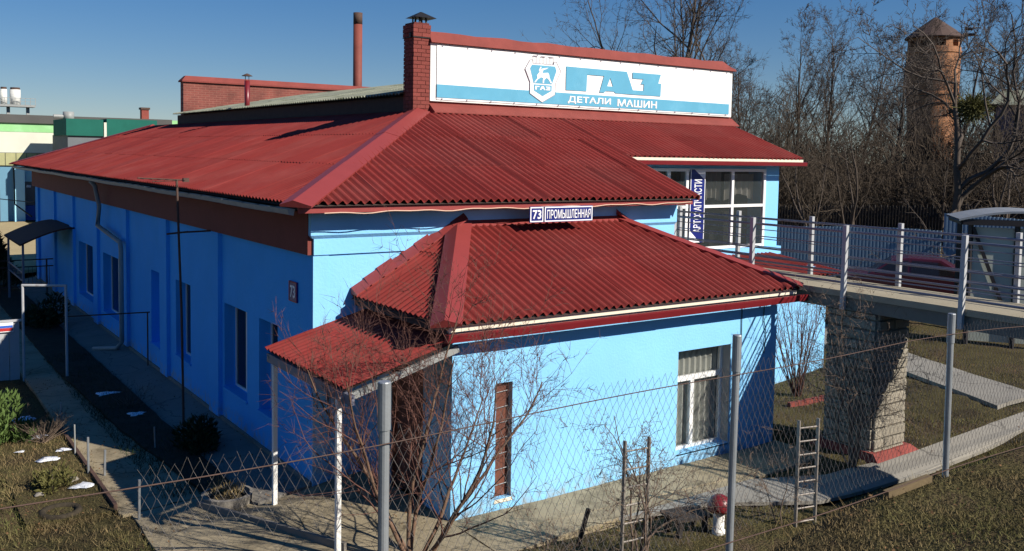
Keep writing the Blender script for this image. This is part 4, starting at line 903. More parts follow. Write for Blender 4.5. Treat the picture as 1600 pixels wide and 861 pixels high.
# brown thicket: many stems nobody could count
rng = np.random.RandomState(77); segs = []
def pxdir(az): return np.array([math.sin(az), math.cos(az)])
for i in range(1400):
    t = rng.uniform(0, 1); dep = rng.uniform(49, 68)
    az = .61394 + math.atan((1140 + 500 * t - 800) / 1447.9)
    x, y = np.array([CAM.x, CAM.y]) + pxdir(az) * dep
    hgt = (2.6 + 4.9 * rng.uniform() ** 1.6) * (1 if dep < 50 else 1.05) * (.75 + .25 * math.sin(t * 9 + dep)) * (1.1 if t < .3 else .95)
    p = np.array([x, y, hz(x, y) - .1]); d = np.array([rng.normal(0, .28), rng.normal(0, .28), 1.]); d /= np.linalg.norm(d); n = 5
    for k in range(n):
        q = p + d * hgt / n; r0 = .035 * (1 - k / n) + .010; segs.append((p, q, r0, r0 * .85, 0))
        for c_ in range(4):
            dd = d + rng.normal(0, .55, 3); dd /= np.linalg.norm(dd); l_ = hgt * rng.uniform(.1, .3); a = p + (q - p) * rng.uniform(0, 1); b2 = a + dd * l_; segs.append((a, b2, .013, .010, 1))
            for e_ in range(2):
                d3 = dd + rng.normal(0, .6, 3); d3 /= np.linalg.norm(d3); a3 = a + (b2 - a) * rng.uniform(.3, 1); segs.append((a3, a3 + d3 * l_ * .7, .010, .008, 2))
        p = q; d = d + rng.normal(0, .16, 3); d /= np.linalg.norm(d)
link(segmesh("thicket", segs, M['twigsbr']), "thicket", None, kind='stuff', label="dense brown thicket of bare stems behind the blue tin fence", cat="thicket")

# fruit tree in the foreground
FT = dict(step=(.16, .13, .11, .09), kids=(13, 9, 5), wob=(.07, .10, .10, .1), up=(.05, .06, .03, .02), len=(.62, .48, .5), rk=(.55, .5, .6), ang=((.45, 1.0), (.4, .95), (.35, .9)), taper=.25, rmin=.0028)
FT['from'] = (.18, .12, .1)
tree("fruit_tree", "bare reddish fruit tree in front of the annex corner", "tree", (-.95, -.75, -.12), FT, 2.9, .030, 14, M['barkfruit'], M['barkred'], None, (0, 0, 1), nstem=7, spread=.55)
BU = dict(FT); BU['kids'] = (4, 3); BU['from'] = (.3, .2); BU['len'] = (.4, .4); BU['up'] = (.03, .04, .02); BU['rmin'] = .0035; BU['step'] = (.2, .15, .1, .1)
tree("barberry_bush", "tall reddish bare bush against the blue wall beside the footbridge", "bush", (9.1, 1.55, .05), BU, 2.3, .011, 16, M['barkred'], M['barkred'], None, nstem=34, spread=.17)
# ------------------------------------------------------------------ vines, ladders
VN = dict(FT); VN['wob'] = (.16, .2, .2, .2); VN['kids'] = (12, 7, 4); VN['up'] = (.03, -.03, -.02, 0); VN['rmin'] = .0032; VN['ang'] = ((.5, 1.4), (.4, 1.2), (.4, 1)); VN['len'] = (.55, .4, .4)
def ladder(label, a, b_, top, lean, nr):
    z0 = hz(*a) - .05; t_ = thing("ladder", label, "ladder", (a[0], a[1], z0), "garden ladders")
    a0 = Vector((a[0], a[1], z0)); b0 = Vector((b_[0], b_[1], z0)); tp = Vector((lean[0], lean[1], top - z0))
    for q in (a0, b0): mb = MB(); mb.bar(q, q + tp, .022, .045); mb.build("side_rail", M['ladder'], t_)
    for k in range(nr):
        s = (k + .6) / (nr + .2); mb = MB(); mb.tube([a0 + tp * s, b0 + tp * s], .011, 6); mb.build("rung", M['ladder'], t_)
    return t_
ladder("silver ladder overgrown by a vine in front of the annex wall", (1.03, -2.2), (1.38, -2.24), 1.52, (.03, .02), 7)
ladder("narrow silver ladder standing before the stone bridge pier", (3.80, -2.55), (4.11, -2.62), 1.43, (.02, .02), 8)
tree("grape_vine", "twisting grape vine tangled in the overgrown ladder", "vine", (1.3, -2.28, 0), VN, 1.7, .017, 3, M['twigpale'], M['twigpale'], None, nstem=6, spread=.15)
tree("climbing_vine", "tangled bare climber leaning on the stone bridge pier", "vine", (6.45, -1.55, .05), VN, 2.7, .018, 9, M['twigpale'], M['twigpale'], None, (.12, .0, 1), nstem=9, spread=.3)
tree("wall_vine", "thin bare vine beside the narrow ladder", "vine", (3.7, -2.4, .0), VN, 1.0, .010, 19, M['twigpale'], M['twigpale'], None, nstem=2, spread=.2)
# small garden things
Mu = thing("mushroom_ornament", "concrete mushroom with red cap and white stem on the lawn", "garden ornament", (2.76, -2.15, 0))
mb = MB(); mb.lathe([(.085, -.05), (.085, .06), (.07, .065), (.075, .30), (.08, .33)], (2.76, -2.15, .0), 18); mb.build("stem", M['white'], Mu, smooth=True)
mb = MB(); mb.lathe([(.09, .31), (.15, .315), (.158, .36), (.145, .43), (.10, .49), (.05, .515), (.01, .52)], (2.76, -2.15, .0), 22); mb.build("cap", M['gutter'], Mu, smooth=True)
Tb = thing("garden_table", "low dark garden table on the lawn near the mushroom", "table", (2.45, -1.85, 0))
mb = MB(); mb.hexa([(2.15, -2.02, .22), (2.72, -2.08, .20), (2.76, -1.7, .20), (2.2, -1.64, .22), (2.15, -2.02, .26), (2.72, -2.08, .24), (2.76, -1.7, .24), (2.2, -1.64, .26)]); mb.build("top", M['picket'], Tb)
for x, y in ((2.24, -1.96), (2.66, -2.0), (2.68, -1.76), (2.26, -1.72)): mb = MB(); mb.bar((x, y, -.05), (x, y, .21), .06, .06); mb.build("leg", M['picket'], Tb)
mb = MB(); mb.bar((.95, -1.45, -.1), (1.1, -1.5, .47), .05, .035); mb.build("wooden_stake", M['picket'], None, label="short leaning dark stake on the paving before the annex", cat="stake")
mb = MB(); mb.bar((-2.45, 2.8, -.16), (-1.45, .1, -.02), .05, .13); mb.build("path_edging", M['plinth'], None, label="narrow dark edging beam across the courtyard paving", cat="edging")
stk = [((-3.42, 7.75), .50, "tall pale stake at the far corner of the planting bed"), ((-3.48, 4.96), .62, "pale stake at the right edge of the planting bed"), ((-3.48, 6.02), .55, "thin dark stake midway along the planting bed"), ((-3.28, 4.83), .42, "thin bent stake on the path beside the bed"), ((-2.31, 5.67), .42, "short pale stake in the shaded flower strip"), ((-3.26, 2.75), .58, "grey stake at the near end of the path")]
for i, ((x, y), h_, lb) in enumerate(stk):
    z = hz(x, y); mb = MB(); mb.tube([(x, y, z - .15), (x + rnd.uniform(-.02, .02), y, z + h_)], .012 + .006 * (i % 2), 6); mb.build("garden_stake", M['greygut'] if i % 2 == 0 else M['galv'], None, label=lb, cat="stake", group="garden stakes")
mb = MB()
for k in range(8): x = 8.35 + k * .2; mb.bar((x, 1.15 - .03 * k, hz(x, 1.1) + .04), (x + .185, 1.12 - .03 * k, hz(x, 1.1) + .04), .09, .12)
mb.build("brick_edging", M['brickred'], None, label="short red brick edging before the bare bush by the blue wall", cat="edging")
mb = MB(); n = 9
for i in range(n):
    y0 = 3.3 + 4.7 * i / n; mb.bar((-3.44, y0, hz(-3.44, y0) + .04), (-3.44, y0 + 4.7 / n - .02, hz(-3.44, y0) + .04), .05, .12)
mb.build("bed_edging", M['rust'], None, label="low rusty edging along the right side of the planting bed", cat="edging")
Pl = thing("round_planter", "round concrete planter with dry plants and stones in the courtyard", "planter", (-2.05, 2.75, -.1))
mb = MB(); mb.lathe([(.34, -.05), (.36, .10), (.31, .11), (.30, .04)], (-2.05, 2.75, -.14), 22); mb.build("rim", M['plinth'], Pl)
mb = MB(); mb.lathe([(.30, -.02), (.2, .04), (.02, .06)], (-2.05, 2.75, -.10), 12); mb.build("soil", M['soil'], Pl)
rq = np.random.RandomState(2); sg = []
for i in range(90):
    t = rq.uniform(0, 6.28); r_ = rq.uniform(0, .25); a = np.array([-2.05 + r_ * math.cos(t), 2.75 + r_ * math.sin(t), -.07]); sg.append((a, a + [rq.normal(0, .08), rq.normal(0, .08), rq.uniform(.08, .28)], .006, .002, 0))
o = link(segmesh("dry_plants", sg, M['straw']), "dry_plants", Pl)
def blob(name, c, r, m, sq=.35, seed=0, parent=None, **k):
    rr_ = np.random.RandomState(seed); mb = MB(); n, q = 14, 5; prof = []
    for j in range(q):
        ph = j / (q - 1) * math.pi / 2
        for i in range(n):
            t = 6.283 * i / n; w_ = r * math.cos(ph) * (1 + .25 * math.sin(3 * t + seed) + rr_.uniform(-.4, .4)); mb.v.append((c[0] + w_ * math.cos(t), c[1] + w_ * .8 * math.sin(t), c[2] + r * sq * math.sin(ph) * (1 + rr_.uniform(-.1, .1)) - .01))
    for j in range(q - 1):
        for i in range(n): mb.f.append((j * n + i, j * n + (i + 1) % n, (j + 1) * n + (i + 1) % n, (j + 1) * n + i)); mb.mi.append(0)
    return mb.build(name, m, parent, smooth=True, **k)
for i, (x, y, r_, lb) in enumerate(((-3.9, 5.95, .17, "white snow patch in the middle of the planting bed"), (-3.68, 4.4, .15, "long snow patch at the near right of the planting bed"), (-4.2, 6.6, .07, "small snow patch near the juniper"), (-3.85, 7.3, .13, "snow patch at the far end of the planting bed"), (-2.1, 7.9, .16, "bluish snow patch in the shaded flower strip"), (-2.25, 9.7, .2, "snow patch far along the shaded strip"), (-3.6, 6.35, .10, "thin snow patch by the bed edging"), (-3.95, 8.6, .22, "shaded snow patch behind the planting bed"))):
    blob("snow_patch", (x, y, hz(x, y) + .075), r_, M['snow'], .09, i + 3, label=lb, cat="snow", group="snow patches")
for i, (x, y, r_, lb) in enumerate(((-3.75, 4.75, .08, "round grey stone in the planting bed"), (-4.25, 4.35, .06, "pale stone beside the left bed edging"), (-2.05, 2.64, .07, "whitish stone in the round planter"))):
    blob("stone", (x, y, hz(x, y) + .07), r_, M['plinth'] if i != 2 else M['white'], .7, i + 20, label=lb, cat="stone", group="garden stones")
ty = MB(); nn = 26
for i in range(nn):
    for j in range(8):
        t = 6.283 * i / nn; s = 6.283 * j / 8; r_ = .23 + .05 * math.cos(s); ty.v.append((-4.1 + r_ * math.cos(t), 3.55 + r_ * math.sin(t), -.15 + .045 * math.sin(s)))
for i in range(nn):
    for j in range(8): ty.f.append((i * 8 + j, ((i + 1) % nn) * 8 + j, ((i + 1) % nn) * 8 + (j + 1) % 8, i * 8 + (j + 1) % 8)); ty.mi.append(0)
ty.build("tyre_ring", M['soil'], None, smooth=True, label="old tyre ring half buried at the near end of the bed", cat="tyre")
def leafy(name, label, cat, c, hgt, rad, m, seed, n=900, cone=True, leaf=.05, upw=.6, stem=M['bark']):
    rr_ = np.random.RandomState(seed); t_ = thing(name, label, cat, c); mb = MB()
    sg = [(np.zeros(3) - [0, 0, .1], np.array([0, 0, hgt * .8]), .03, .01, 0)]
    lobes = [(rr_.normal(0, rad * .45, 2), rr_.uniform(.35, 1)) for _ in range(9)]
    for i in range(n):
        lb_, lh = lobes[rr_.randint(9)]
        h_ = rr_.uniform(.03, 1) ** .9; w_ = rad * ((1.05 - h_) if cone else math.sqrt(max(.05, 1 - (h_ * 2 - 1) ** 2 * .8)))
        t = rr_.uniform(0, 6.283); r_ = w_ * rr_.uniform(.35, 1) ** .5
        p = np.array([r_ * math.cos(t), r_ * math.sin(t), h_ * hgt]) if cone else np.array([lb_[0] + .4 * r_ * math.cos(t), lb_[1] + .4 * r_ * math.sin(t), h_ * hgt * lh])
        d = np.array([math.cos(t) * (1 - upw), math.sin(t) * (1 - upw), upw]) + rr_.normal(0, .35, 3); d /= np.linalg.norm(d)
        s_ = np.cross(d, rr_.normal(0, 1, 3)); s_ /= np.linalg.norm(s_); l_ = leaf * rr_.uniform(1.2, 2.8); w2 = leaf * .28
        mb.add([p - s_ * w2 * .5, p + d * l_ * .5 + s_ * w2, p + d * l_, p + d * l_ * .5 - s_ * w2], [(0, 1, 2, 3)])
    o = mb.build("foliage", m); o.parent = t_
    o = link(segmesh("stem", sg, stem, 5), "stem"); o.parent = t_
    return t_
leafy("juniper", "bright green feathery juniper at the left edge of the garden", "shrub", (-4.45, 7.4, -.18), .85, .5, M['juniper'], 1, 2600, False, .07, .8)
leafy("green_shrub", "small yellowish green shrub near the front of the planting bed", "shrub", (-4.05, 4.55, -.18), .36, .26, M['mistle'], 3, 700, False, .045, .6)
leafy("evergreen_bush", "dark evergreen bush in the shade beside the side apron", "shrub", (-1.7, 5.3, -.18), .5, .42, M['evergreen'], 4, 1500, False, .06, .6)
leafy("thuja", "dark conical evergreen at the far left beyond the small canopy", "shrub", (-2.55, 26.0, -.15), 1.9, .8, M['evergreen'], 6, 2500, True, .12, .6)
leafy("dark_hedge", "low dark hedge under the far side canopy", "shrub", (-2.3, 18.0, -.15), .9, .55, M['evergreen'], 7, 1400, False, .09, .5)
DP = dict(BU); DP['rmin'] = .003
tree("dry_bush", "brown dry twiggy bush at the far end of the planting bed", "bush", (-3.8, 7.0, -.15), DP, .55, .006, 23, M['twigpale'], M['twigsbr'], None, nstem=40, spread=.8)
tree("dry_bush", "low dry bush among the shaded flower strip", "bush", (-2.05, 8.6, -.2), DP, .5, .006, 24, M['twigpale'], M['twigsbr'], None, nstem=22, spread=.8)
tree("dry_weeds", "thin dry stems sprouting before the annex slot window", "plant", (.35, -1.75, .0), DP, .5, .005, 25, M['twigpale'], M['twigpale'], None, nstem=16, spread=.4)
# grass
def grass(name, label, n, area, hmin, hmax, m, seed, wd=.006, cond=None):
    rr_ = np.random.RandomState(seed); x = rr_.uniform(area[0], area[1], n); y = rr_.uniform(area[2], area[3], n)
    cl_ = np.sin(x * 2.1 + 1.3 * np.sin(y * 1.7)) * np.sin(y * 2.3 + np.sin(x * 1.9)) + rr_.normal(0, .5, n); k = cl_ > -.5
    if cond is not None: k &= cond(x, y)
    x = x[k]; y = y[k]; n = len(x); z = H(x, y) - .01; h_ = rr_.uniform(hmin, hmax, n); t = rr_.uniform(0, 6.283, n); le = rr_.normal(0, .55, (n, 2)) * h_[:, None]
    c_, s_ = np.cos(t) * wd, np.sin(t) * wd
    V_ = np.stack([np.stack([x - c_, y - s_, z], 1), np.stack([x + c_, y + s_, z], 1), np.stack([x + le[:, 0], y + le[:, 1], z + h_], 1)], 1).reshape(-1, 3)
    me = bpy.data.meshes.new(name); me.vertices.add(len(V_)); me.vertices.foreach_set("co", V_.ravel()); me.loops.add(len(V_)); me.loops.foreach_set("vertex_index", np.arange(len(V_), dtype=np.int32)); me.polygons.add(n); me.polygons.foreach_set("loop_start", np.arange(0, 3 * n, 3, dtype=np.int32)); me.materials.append(m); me.update(calc_edges=True)
    return link(me, name, None, kind='stuff', label=label, cat="grass")
def lawn(x, y):
    on = (y > -.9 - .0 * x) & (x < 6.6) & (x > -3.3)
    wk = (y > np.interp(x, [1.6, 3.6, 4.8, 7.35, 10.1, 14], [-1.0, -1.55, -2.4, -2.7, -2.5, -2.3])) & (y < np.interp(x, [1.6, 4.6, 5.8, 7.9, 11.3, 14], [-.9, -1.0, -1.5, -1.7, -1.8, -1.6])) & (x > 1.4)
    up_ = (x > 11.5 + .31 * y) & (x < 13.1 + .31 * y) & (y > -1.45)
    pv = (x < 0) & (x > -3.35) & (y > -1.4)
    return ~(on | wk | up_ | pv)
grass("lawn_grass", "short olive dry grass on the lawn by the footbridge", 90000, (.2, 16, -5.6, 4.5), .02, .06, M['drygrass'], 1, .007, lawn)
grass("bank_grass", "dry grass on the bank in front of the wire fence", 150000, (-1.6, 6.5, -9.6, -5.2), .01, .045, M['drygrass'], 2, .0032)
grass("garden_grass", "rough dry grass around the planting bed", 22000, (-6.5, -3.3, -.5, 9), .03, .10, M['drygrass'], 3, .006, lambda x, y: ~((x > -4.5) & (x < -3.5) & (y > 3.3) & (np.sin(x * 9) + np.sin(y * 7) < .2)))
grass("bed_weeds", "low dry weeds and straw in the planting bed", 9000, (-4.6, -3.45, 3.0, 8.4), .03, .13, M['drygrass'], 31, .006)
grass("strip_weeds", "dark weeds in the shaded flower strip and along the path", 9000, (-2.8, -1.8, 3.3, 14), .04, .16, M['evergreen'], 32, .008)
grass("verge_weeds", "dark rough weeds in the shaded dip behind the wire fence", 9000, (3, 14, -4.6, -2.45), .05, .2, M['drygrass'], 34, .006)
grass("bed_straw", "dry straw tufts in the planting bed", 2600, (-4.6, -3.45, 4.5, 8.4), .05, .16, M['straw'], 33, .005)
grass("tall_dry_grass", "tall straw coloured grass before the picket fence", 40000, (22, 44, 6, 34), .25, .75, M['straw'], 4, .03, lambda x, y: (np.hypot(x + 6.2, y + 10.2) > 35) & (np.hypot(x + 6.2, y + 10.2) < 47))

def litter(name, label, n, area, m, seed, size, cond=None, h0=.02):
    rr_ = np.random.RandomState(seed); x = rr_.uniform(area[0], area[1], n); y = rr_.uniform(area[2], area[3], n)
    k = (np.sin(x * 1.9 + 2 * np.sin(y * 1.3)) + np.sin(y * 2.6 - x) + rr_.normal(0, .8, n)) > -.2
    if cond is not None: k &= cond(x, y)
    x = x[k]; y = y[k]; n = len(x); z = H(x, y) + h0 + rr_.uniform(0, .02, n); t = rr_.uniform(0, 6.283, n); s_ = size * rr_.uniform(.5, 1.4, n)
    ux = np.stack([np.cos(t) * s_, np.sin(t) * s_, rr_.normal(0, .35, n) * s_], 1); vx = np.stack([-np.sin(t) * s_ * .6, np.cos(t) * s_ * .6, rr_.normal(0, .4, n) * s_], 1); c_ = np.stack([x, y, z], 1)
    V_ = np.stack([c_ - ux, c_ - vx * .8 + ux * .1, c_ + ux, c_ + vx], 1).reshape(-1, 3)
    me = bpy.data.meshes.new(name); me.vertices.add(len(V_)); me.vertices.foreach_set("co", V_.ravel()); me.loops.add(len(V_)); me.loops.foreach_set("vertex_index", np.arange(len(V_), dtype=np.int32)); me.polygons.add(n); me.polygons.foreach_set("loop_start", np.arange(0, 4 * n, 4, dtype=np.int32)); me.materials.append(m); me.update(calc_edges=True)
    return link(me, name, None, kind='stuff', label=label, cat="leaves")
M['leaf'] = mat("dead_leaf", (.15, .085, .042), .9, .45, 3.0, 0, spec=.1)
litter("dead_leaves", "dead brown leaves and twigs scattered over the lawn and bank", 9000, (-1.5, 15, -9.5, 4), M['leaf'], 5, .014)
litter("dead_leaves", "dead leaves scattered around the garden bed and paving", 5000, (-6, -.2, -1.5, 12), M['leaf'], 6, .015, None, .05)
litter("grit", "pale grit and crumbs on the courtyard paving", 2500, (-3.4, 6.4, -1.6, 3), M['plinth'], 8, .012, None, .05)
# ------------------------------------------------------------------ left yard
mb = MB(); mb.tube([(-1.58, 6.62, -.25), (-1.585, 6.7, 2.0), (-1.58, 6.97, 4.3)], .022, 8)
An = thing("antenna_mast", "thin dark antenna mast standing by the shaded side wall", "antenna", (-1.58, 6.62, -.2)); mb.build("mast", M['rust'], An)
mb = MB(); mb.tube([(-2.25, 6.97, 4.33), (-1.40, 6.97, 4.29)], .012, 6); mb.tube([(-2.0, 6.97, 4.27), (-1.55, 6.97, 4.28)], .008, 6); mb.box(-1.47, -1.37, 6.93, 7.01, 4.26, 4.33)
for k in range(6): mb.tube([(-2.2 + k * .14, 6.72, 4.32 - k * .006), (-2.2 + k * .14, 7.22, 4.32 - k * .006)], .006, 5)
mb.build("aerial", M['rust'], An)
mb = MB(); mb.bar((-1.6, 6.9, 3.35), (-.95, 6.95, 3.36), .03, .03); mb.bar((-1.78, 6.9, 3.33), (-1.4, 6.9, 3.36), .03, .03); mb.build("bracket", M['rust'], An)
Ca = thing("side_canopy", "dark brown corrugated canopy on thin posts against the side wall", "canopy", (-2, 19, -.2))
mb = MB(); mb.add([(-2.92, 16.6, 2.23), (-.93, 16.6, 2.40), (-.93, 22.6, 2.40), (-2.92, 22.6, 2.23)], [(0, 1, 2, 3)])
Ca2 = Ca
cv = lambda t: (-2.42 + 1.50 * t, 1.93 + .47 * math.sin(t * 1.57))
mb = MB(); N = 8
for i in range(N + 1):
    x, z = cv(i / N)
    for y in (20.5, 24.2): mb.v.append((x, y, z)); mb.v.append((x, y, z - .05))
for i in range(N):
    a = 4 * i; b_ = a + 4
    mb.f += [(a, b_, b_ + 2, a + 2), (a + 1, a + 3, b_ + 3, b_ + 1), (a, a + 1, b_ + 1, b_), (a + 2, b_ + 2, b_ + 3, a + 3)]; mb.mi += [0] * 4
mb.build("canopy_roof", M['roofdark'], Ca, smooth=False)
for x, y in ((-2.32, 20.7), (-2.32, 24.0)): mb = MB(); mb.bar((x, y, -.25), (x, y, 1.93), .06, .06); mb.build("post", M['rail'], Ca)
mb = MB()
for z in (.8, 1.05): mb.bar((-2.32, 20.7, z), (-2.32, 24.0, z), .03, .03)
for k in range(13): mb.bar((-2.32, 20.8 + k * .25, .82), (-2.32, 20.8 + k * .25, 1.05), .012, .012)
mb.build("railing", M['rail'], Ca)
Gt = thing("gate_frame", "white pipe gate frame across the shaded garden path", "frame", (-3, 12, -.2))
for x, y in ((-3.43, 12.15), (-2.65, 11.69)): mb = MB(); mb.tube([(x, y, -.3), (x, y, 1.86)], .028, 8); mb.build("post", M['railp'], Gt)
mb = MB(); mb.tube([(-3.44, 12.155, 1.85), (-2.64, 11.685, 1.85)], .028, 8); mb.build("top_bar", M['railp'], Gt)
Cb = thing("clothes_bar", "thin dark clothes bar between the gate frame and a short post", "clothes line", (-1.8, 11.6, -.2))
mb = MB(); mb.tube([(-2.62, 11.69, 1.17), (-.95, 11.53, 1.15)], .016, 6); mb.build("bar", M['rust'], Cb)
mb = MB(); mb.tube([(-1.0, 11.53, -.25), (-1.0, 11.53, 1.15)], .016, 6); mb.build("post", M['rust'], Cb)
Tp = thing("slatted_fence", "pale metal slatted fence panel at the left edge of the garden", "fence", (-5, 12.2, -.2))
for k in range(14): x = -3.5 - k * .2; mb = MB(); mb.hexa([(x - .19, 12.2, -.3), (x, 12.22, -.3), (x, 12.24, -.3), (x - .19, 12.24, -.3), (x - .19, 12.2, 1.08), (x, 12.22, 1.08), (x, 12.24, 1.08), (x - .19, 12.24, 1.08)]); mb.build("slat", M['railp'], Tp)
mb = MB(); mb.bar((-6.4, 12.18, 1.11), (-3.46, 12.18, 1.09), .03, .05); mb.build("top_rail", M['railp'], Tp)
Sg = thing("small_notice", "small white notice with blue and red bands on the slatted fence", "sign", (-3.75, 12.15, .85))
box("plate", -3.95, -3.62, 12.15, 12.165, .86, 1.06, M['signwhite'], Sg); box("blue_band", -3.94, -3.63, 12.145, 12.15, .95, 1.0, M['midblue'], Sg); box("red_band", -3.94, -3.63, 12.144, 12.15, .88, .945, M['flagred'], Sg)
Rl = thing("mesh_railing", "low dark mesh railing across the far end of the garden", "railing", (-3, 24, -.2))
for z in (.2, .85, 1.08): mb = MB(); mb.tube([(-7, 24, z), (-1.0, 24, z)], .02, 6); mb.build("rail", M['rust'], Rl)
for k in range(5): mb = MB(); mb.tube([(-6.8 + k * 1.4, 24, -.3), (-6.8 + k * 1.4, 24, 1.1)], .025, 6); mb.build("post", M['rust'], Rl)
mb = MB()
for k in range(48): mb.tube([(-7 + k * .125, 24, .2), (-7 + k * .125, 24, .85)], .008, 4)
mb.build("mesh_bars", M['rust'], Rl, kind='stuff')
# ------------------------------------------------------------------ background, left
Bl = thing("factory_hall", "long hall with pale green and white wall and olive tile band at the far left", "building", (-5, 58, 0))
y0 = 58
box("green_band", -40, 9.9, y0, y0 + .3, 5.72, 6.30, M['greenp'], Bl); box("white_wall", -40, 9.9, y0 + .02, y0 + .3, 4.37, 5.72, M['offw'], Bl)
box("roof", -40, 12, y0 - .15, y0 + 14, 6.30, 6.84, M['greyroof'], Bl); box("grey_wall", -40, 9.9, y0 + .1, y0 + .35, -.3, 3.52, M['greyc'], Bl)
tb_ = box("tile_backing", -40, 9.9, y0 + .03, y0 + .3, 3.5, 4.37, M['greyc'], Bl)
for k in range(14): box("wall_tile", 1.0 - .62 * k + 3.0, 1.0 - .62 * k + 3.58, y0 - .02, y0 + .035, 3.53, 4.34, M['tile'], tb_)
Bb = thing("blue_lodge", "light blue lodge with a deep blue base at the far left", "building", (0, 57, 0))
box("wall", -8, 1.75, 56.6, 57.6, -.3, 3.45, M['ltblueshade'], Bb); box("pillar", 1.76, 2.35, 56.0, 57.6, -.3, 3.5, M['ltblue'], Bb); box("back_wall", 2.36, 5.5, 57.2, 57.6, 2.5, 3.5, M['ltblue'], Bb); box("shutter", 2.36, 5.5, 57.22, 57.6, .95, 2.49, M['greyc'], Bb); box("base", 2.36, 5.5, 57.1, 57.6, -.3, .94, M['midblue'], Bb); box("door", .2, 1.0, 56.55, 56.6, 0, 2.0, M['soffit'], Bb)
Gn = thing("netted_building", "grey building top wrapped in dark green netting at the far left", "building", (7, 52, 0))
box("wall", 4.15, 9.3, 51.6, 57, -.3, 5.55, M['greyc'], Gn)
mb = MB(); mb.box(4.05, 6.15, 51.45, 56, 5.5, 6.52); mb.box(6.35, 9.35, 51.45, 56, 5.5, 6.58); mb.build("netting", M['net'], Gn)
box("pale_pillar", 6.18, 6.33, 51.4, 51.6, 3.5, 6.35, M['offw'], Gn)
Vt = thing("roof_ventilator", "grey round roof ventilator above the green netting", "ventilator", (4.5, 53, 6.5)); mb = MB(); mb.tube([(4.45, 53, 6.4), (4.45, 53, 6.98)], .32, 14); mb.build("drum", M['greygut'], Vt, smooth=True); mb = MB(); mb.tube([(3.6, 53, 6.68), (4.45, 53, 6.68)], .12, 8); mb.build("duct", M['greygut'], Vt)
box("green_building", 9.9, 30, 60.3, 68, -.3, 6.86, M['greenp'], None, label="pale green building just left of the red roof ridge", cat="building")
Ck = thing("brick_chimney", "small brown brick chimney on the pale green building", "chimney", (10.9, 61, 6.8)); box("shaft", 10.65, 11.15, 60.8, 61.3, 6.8, 7.6, M['brickred'], Ck); box("cap", 10.58, 11.22, 60.73, 61.37, 7.6, 7.75, M['rust'], Ck)
for k, (x, rr_, lb) in enumerate(((3.15, .45, "white silo tank at the left edge of the skyline"), (3.98, .26, "thin white silo tank in the middle of the skyline group"), (4.85, .42, "wide white silo tank nearest the platform railing"))):
    s_ = thing("silo", lb, "silo", (x, 80, 8.3), "white silo tanks"); mb = MB(); mb.tube([(x, 80, 8.3), (x, 80, 9.6)], rr_, 14); mb.build("tank", M['silo'], s_, smooth=True); mb = MB(); mb.tube([(x, 80, 9.6), (x, 80, 9.78)], rr_ * .9, 12); mb.build("lid", M['rust'], s_)
Pt = thing("silo_platform", "grey steel platform carrying the white silos", "platform", (5, 80, 6.5)); box("deck", 2.4, 6.3, 79.2, 80.8, 8.12, 8.3, M['greygut'], Pt)
mb = MB()
for k in range(11): mb.bar((2.4 + k * .39, 79.2, 8.3), (2.4 + k * .39, 79.2, 8.85), .04, .04)
mb.bar((2.4, 79.2, 8.85), (6.3, 79.2, 8.85), .04, .04); mb.bar((2.4, 79.2, 8.58), (6.3, 79.2, 8.58), .03, .03); mb.build("railing", M['greygut'], Pt)
mb = MB()
for x in (2.9, 4.3, 5.8): mb = MB(); mb.bar((x, 80, 6), (x, 80, 8.12), .25, .25); mb.build("leg", M['greygut'], Pt)
Sk = thing("smokestack", "tall rusty brown smokestack pipe behind the rear parapet", "chimney", (11.1, 26, 4)); mb = MB(); mb.tube([(11.1, 26, 4), (11.1, 26, 10.2)], .19, 18); mb.build("shaft", mat("rusty_red_pipe", (.20, .05, .035), .7, .3, 1.2, .1, 20, .4), Sk, smooth=True); mb = MB(); mb.tube([(11.1, 26, 10.2), (11.1, 26, 10.68)], .193, 18); mb.build("sooty_top", M['rust'], Sk, smooth=True)
mb = MB(); pts = [(-.95 - 6 * t, 28.3 + 25 * t, 2.75 + 1.6 * t * t - .4 * t) for t in np.linspace(0, 1, 16)]; mb.tube(pts, .018, 5); mb.tube([(-1.4, 30.0, 4.0), (-1.4, 29.9, 2.6), (-1.0, 28.6, 2.2)], .03, 6); mb.build("service_cable", M['darkcable'], None, label="dark service cable running from the far wall corner to the left", cat="cable")
# ------------------------------------------------------------------ background, right
tx, ty_ = 62.5, 30.7; gt_ = .05
Tw = thing("water_tower", "round orange brick water tower with brown conical roof", "water tower", (tx, ty_, gt_))
mb = MB(); mb.lathe([(1.72, -1), (1.72, 7.6), (1.75, 8.6), (1.83, 9.4), (1.93, 10.1), (1.93, 13.3), (1.93, 13.35)], (tx, ty_, gt_), 40); sh = mb.build("shaft", M['towerbrick'], Tw, smooth=True)
for z, r_ in ((9.35, 1.90), (10.05, 1.99), (13.25, 2.01)): mb = MB(); mb.lathe([(r_ - .1, -.09), (r_, -.08), (r_, .06), (r_ - .1, .08)], (tx, ty_, gt_ + z), 40); mb.build("brick_course", M['towerbrick'], Tw)
mb = MB(); nseg = 10
for i in range(nseg):
    t = 6.283 * i / nseg + .35; t2 = t + .30; P_ = []
    for tt in (t, t2):
        for r_ in (1.52, 1.92): P_.append((tx + r_ * math.cos(tt), ty_ + r_ * math.sin(tt)))
    a, b_, c_, d_ = P_; z0, z1 = gt_ + 13.33, gt_ + 14.25
    mb.hexa([(*b_, z0), (*d_, z0), (*c_, z0), (*a, z0), (*b_, z1), (*d_, z1), (*c_, z1), (*a, z1)])
mb.lathe([(1.93, 13.33), (1.93, 13.62)], (tx, ty_, gt_), 40); mb.lathe([(1.935, 14.1), (1.935, 14.35)], (tx, ty_, gt_), 40); mb.build("belfry_ring", M['towerbrick'], Tw)
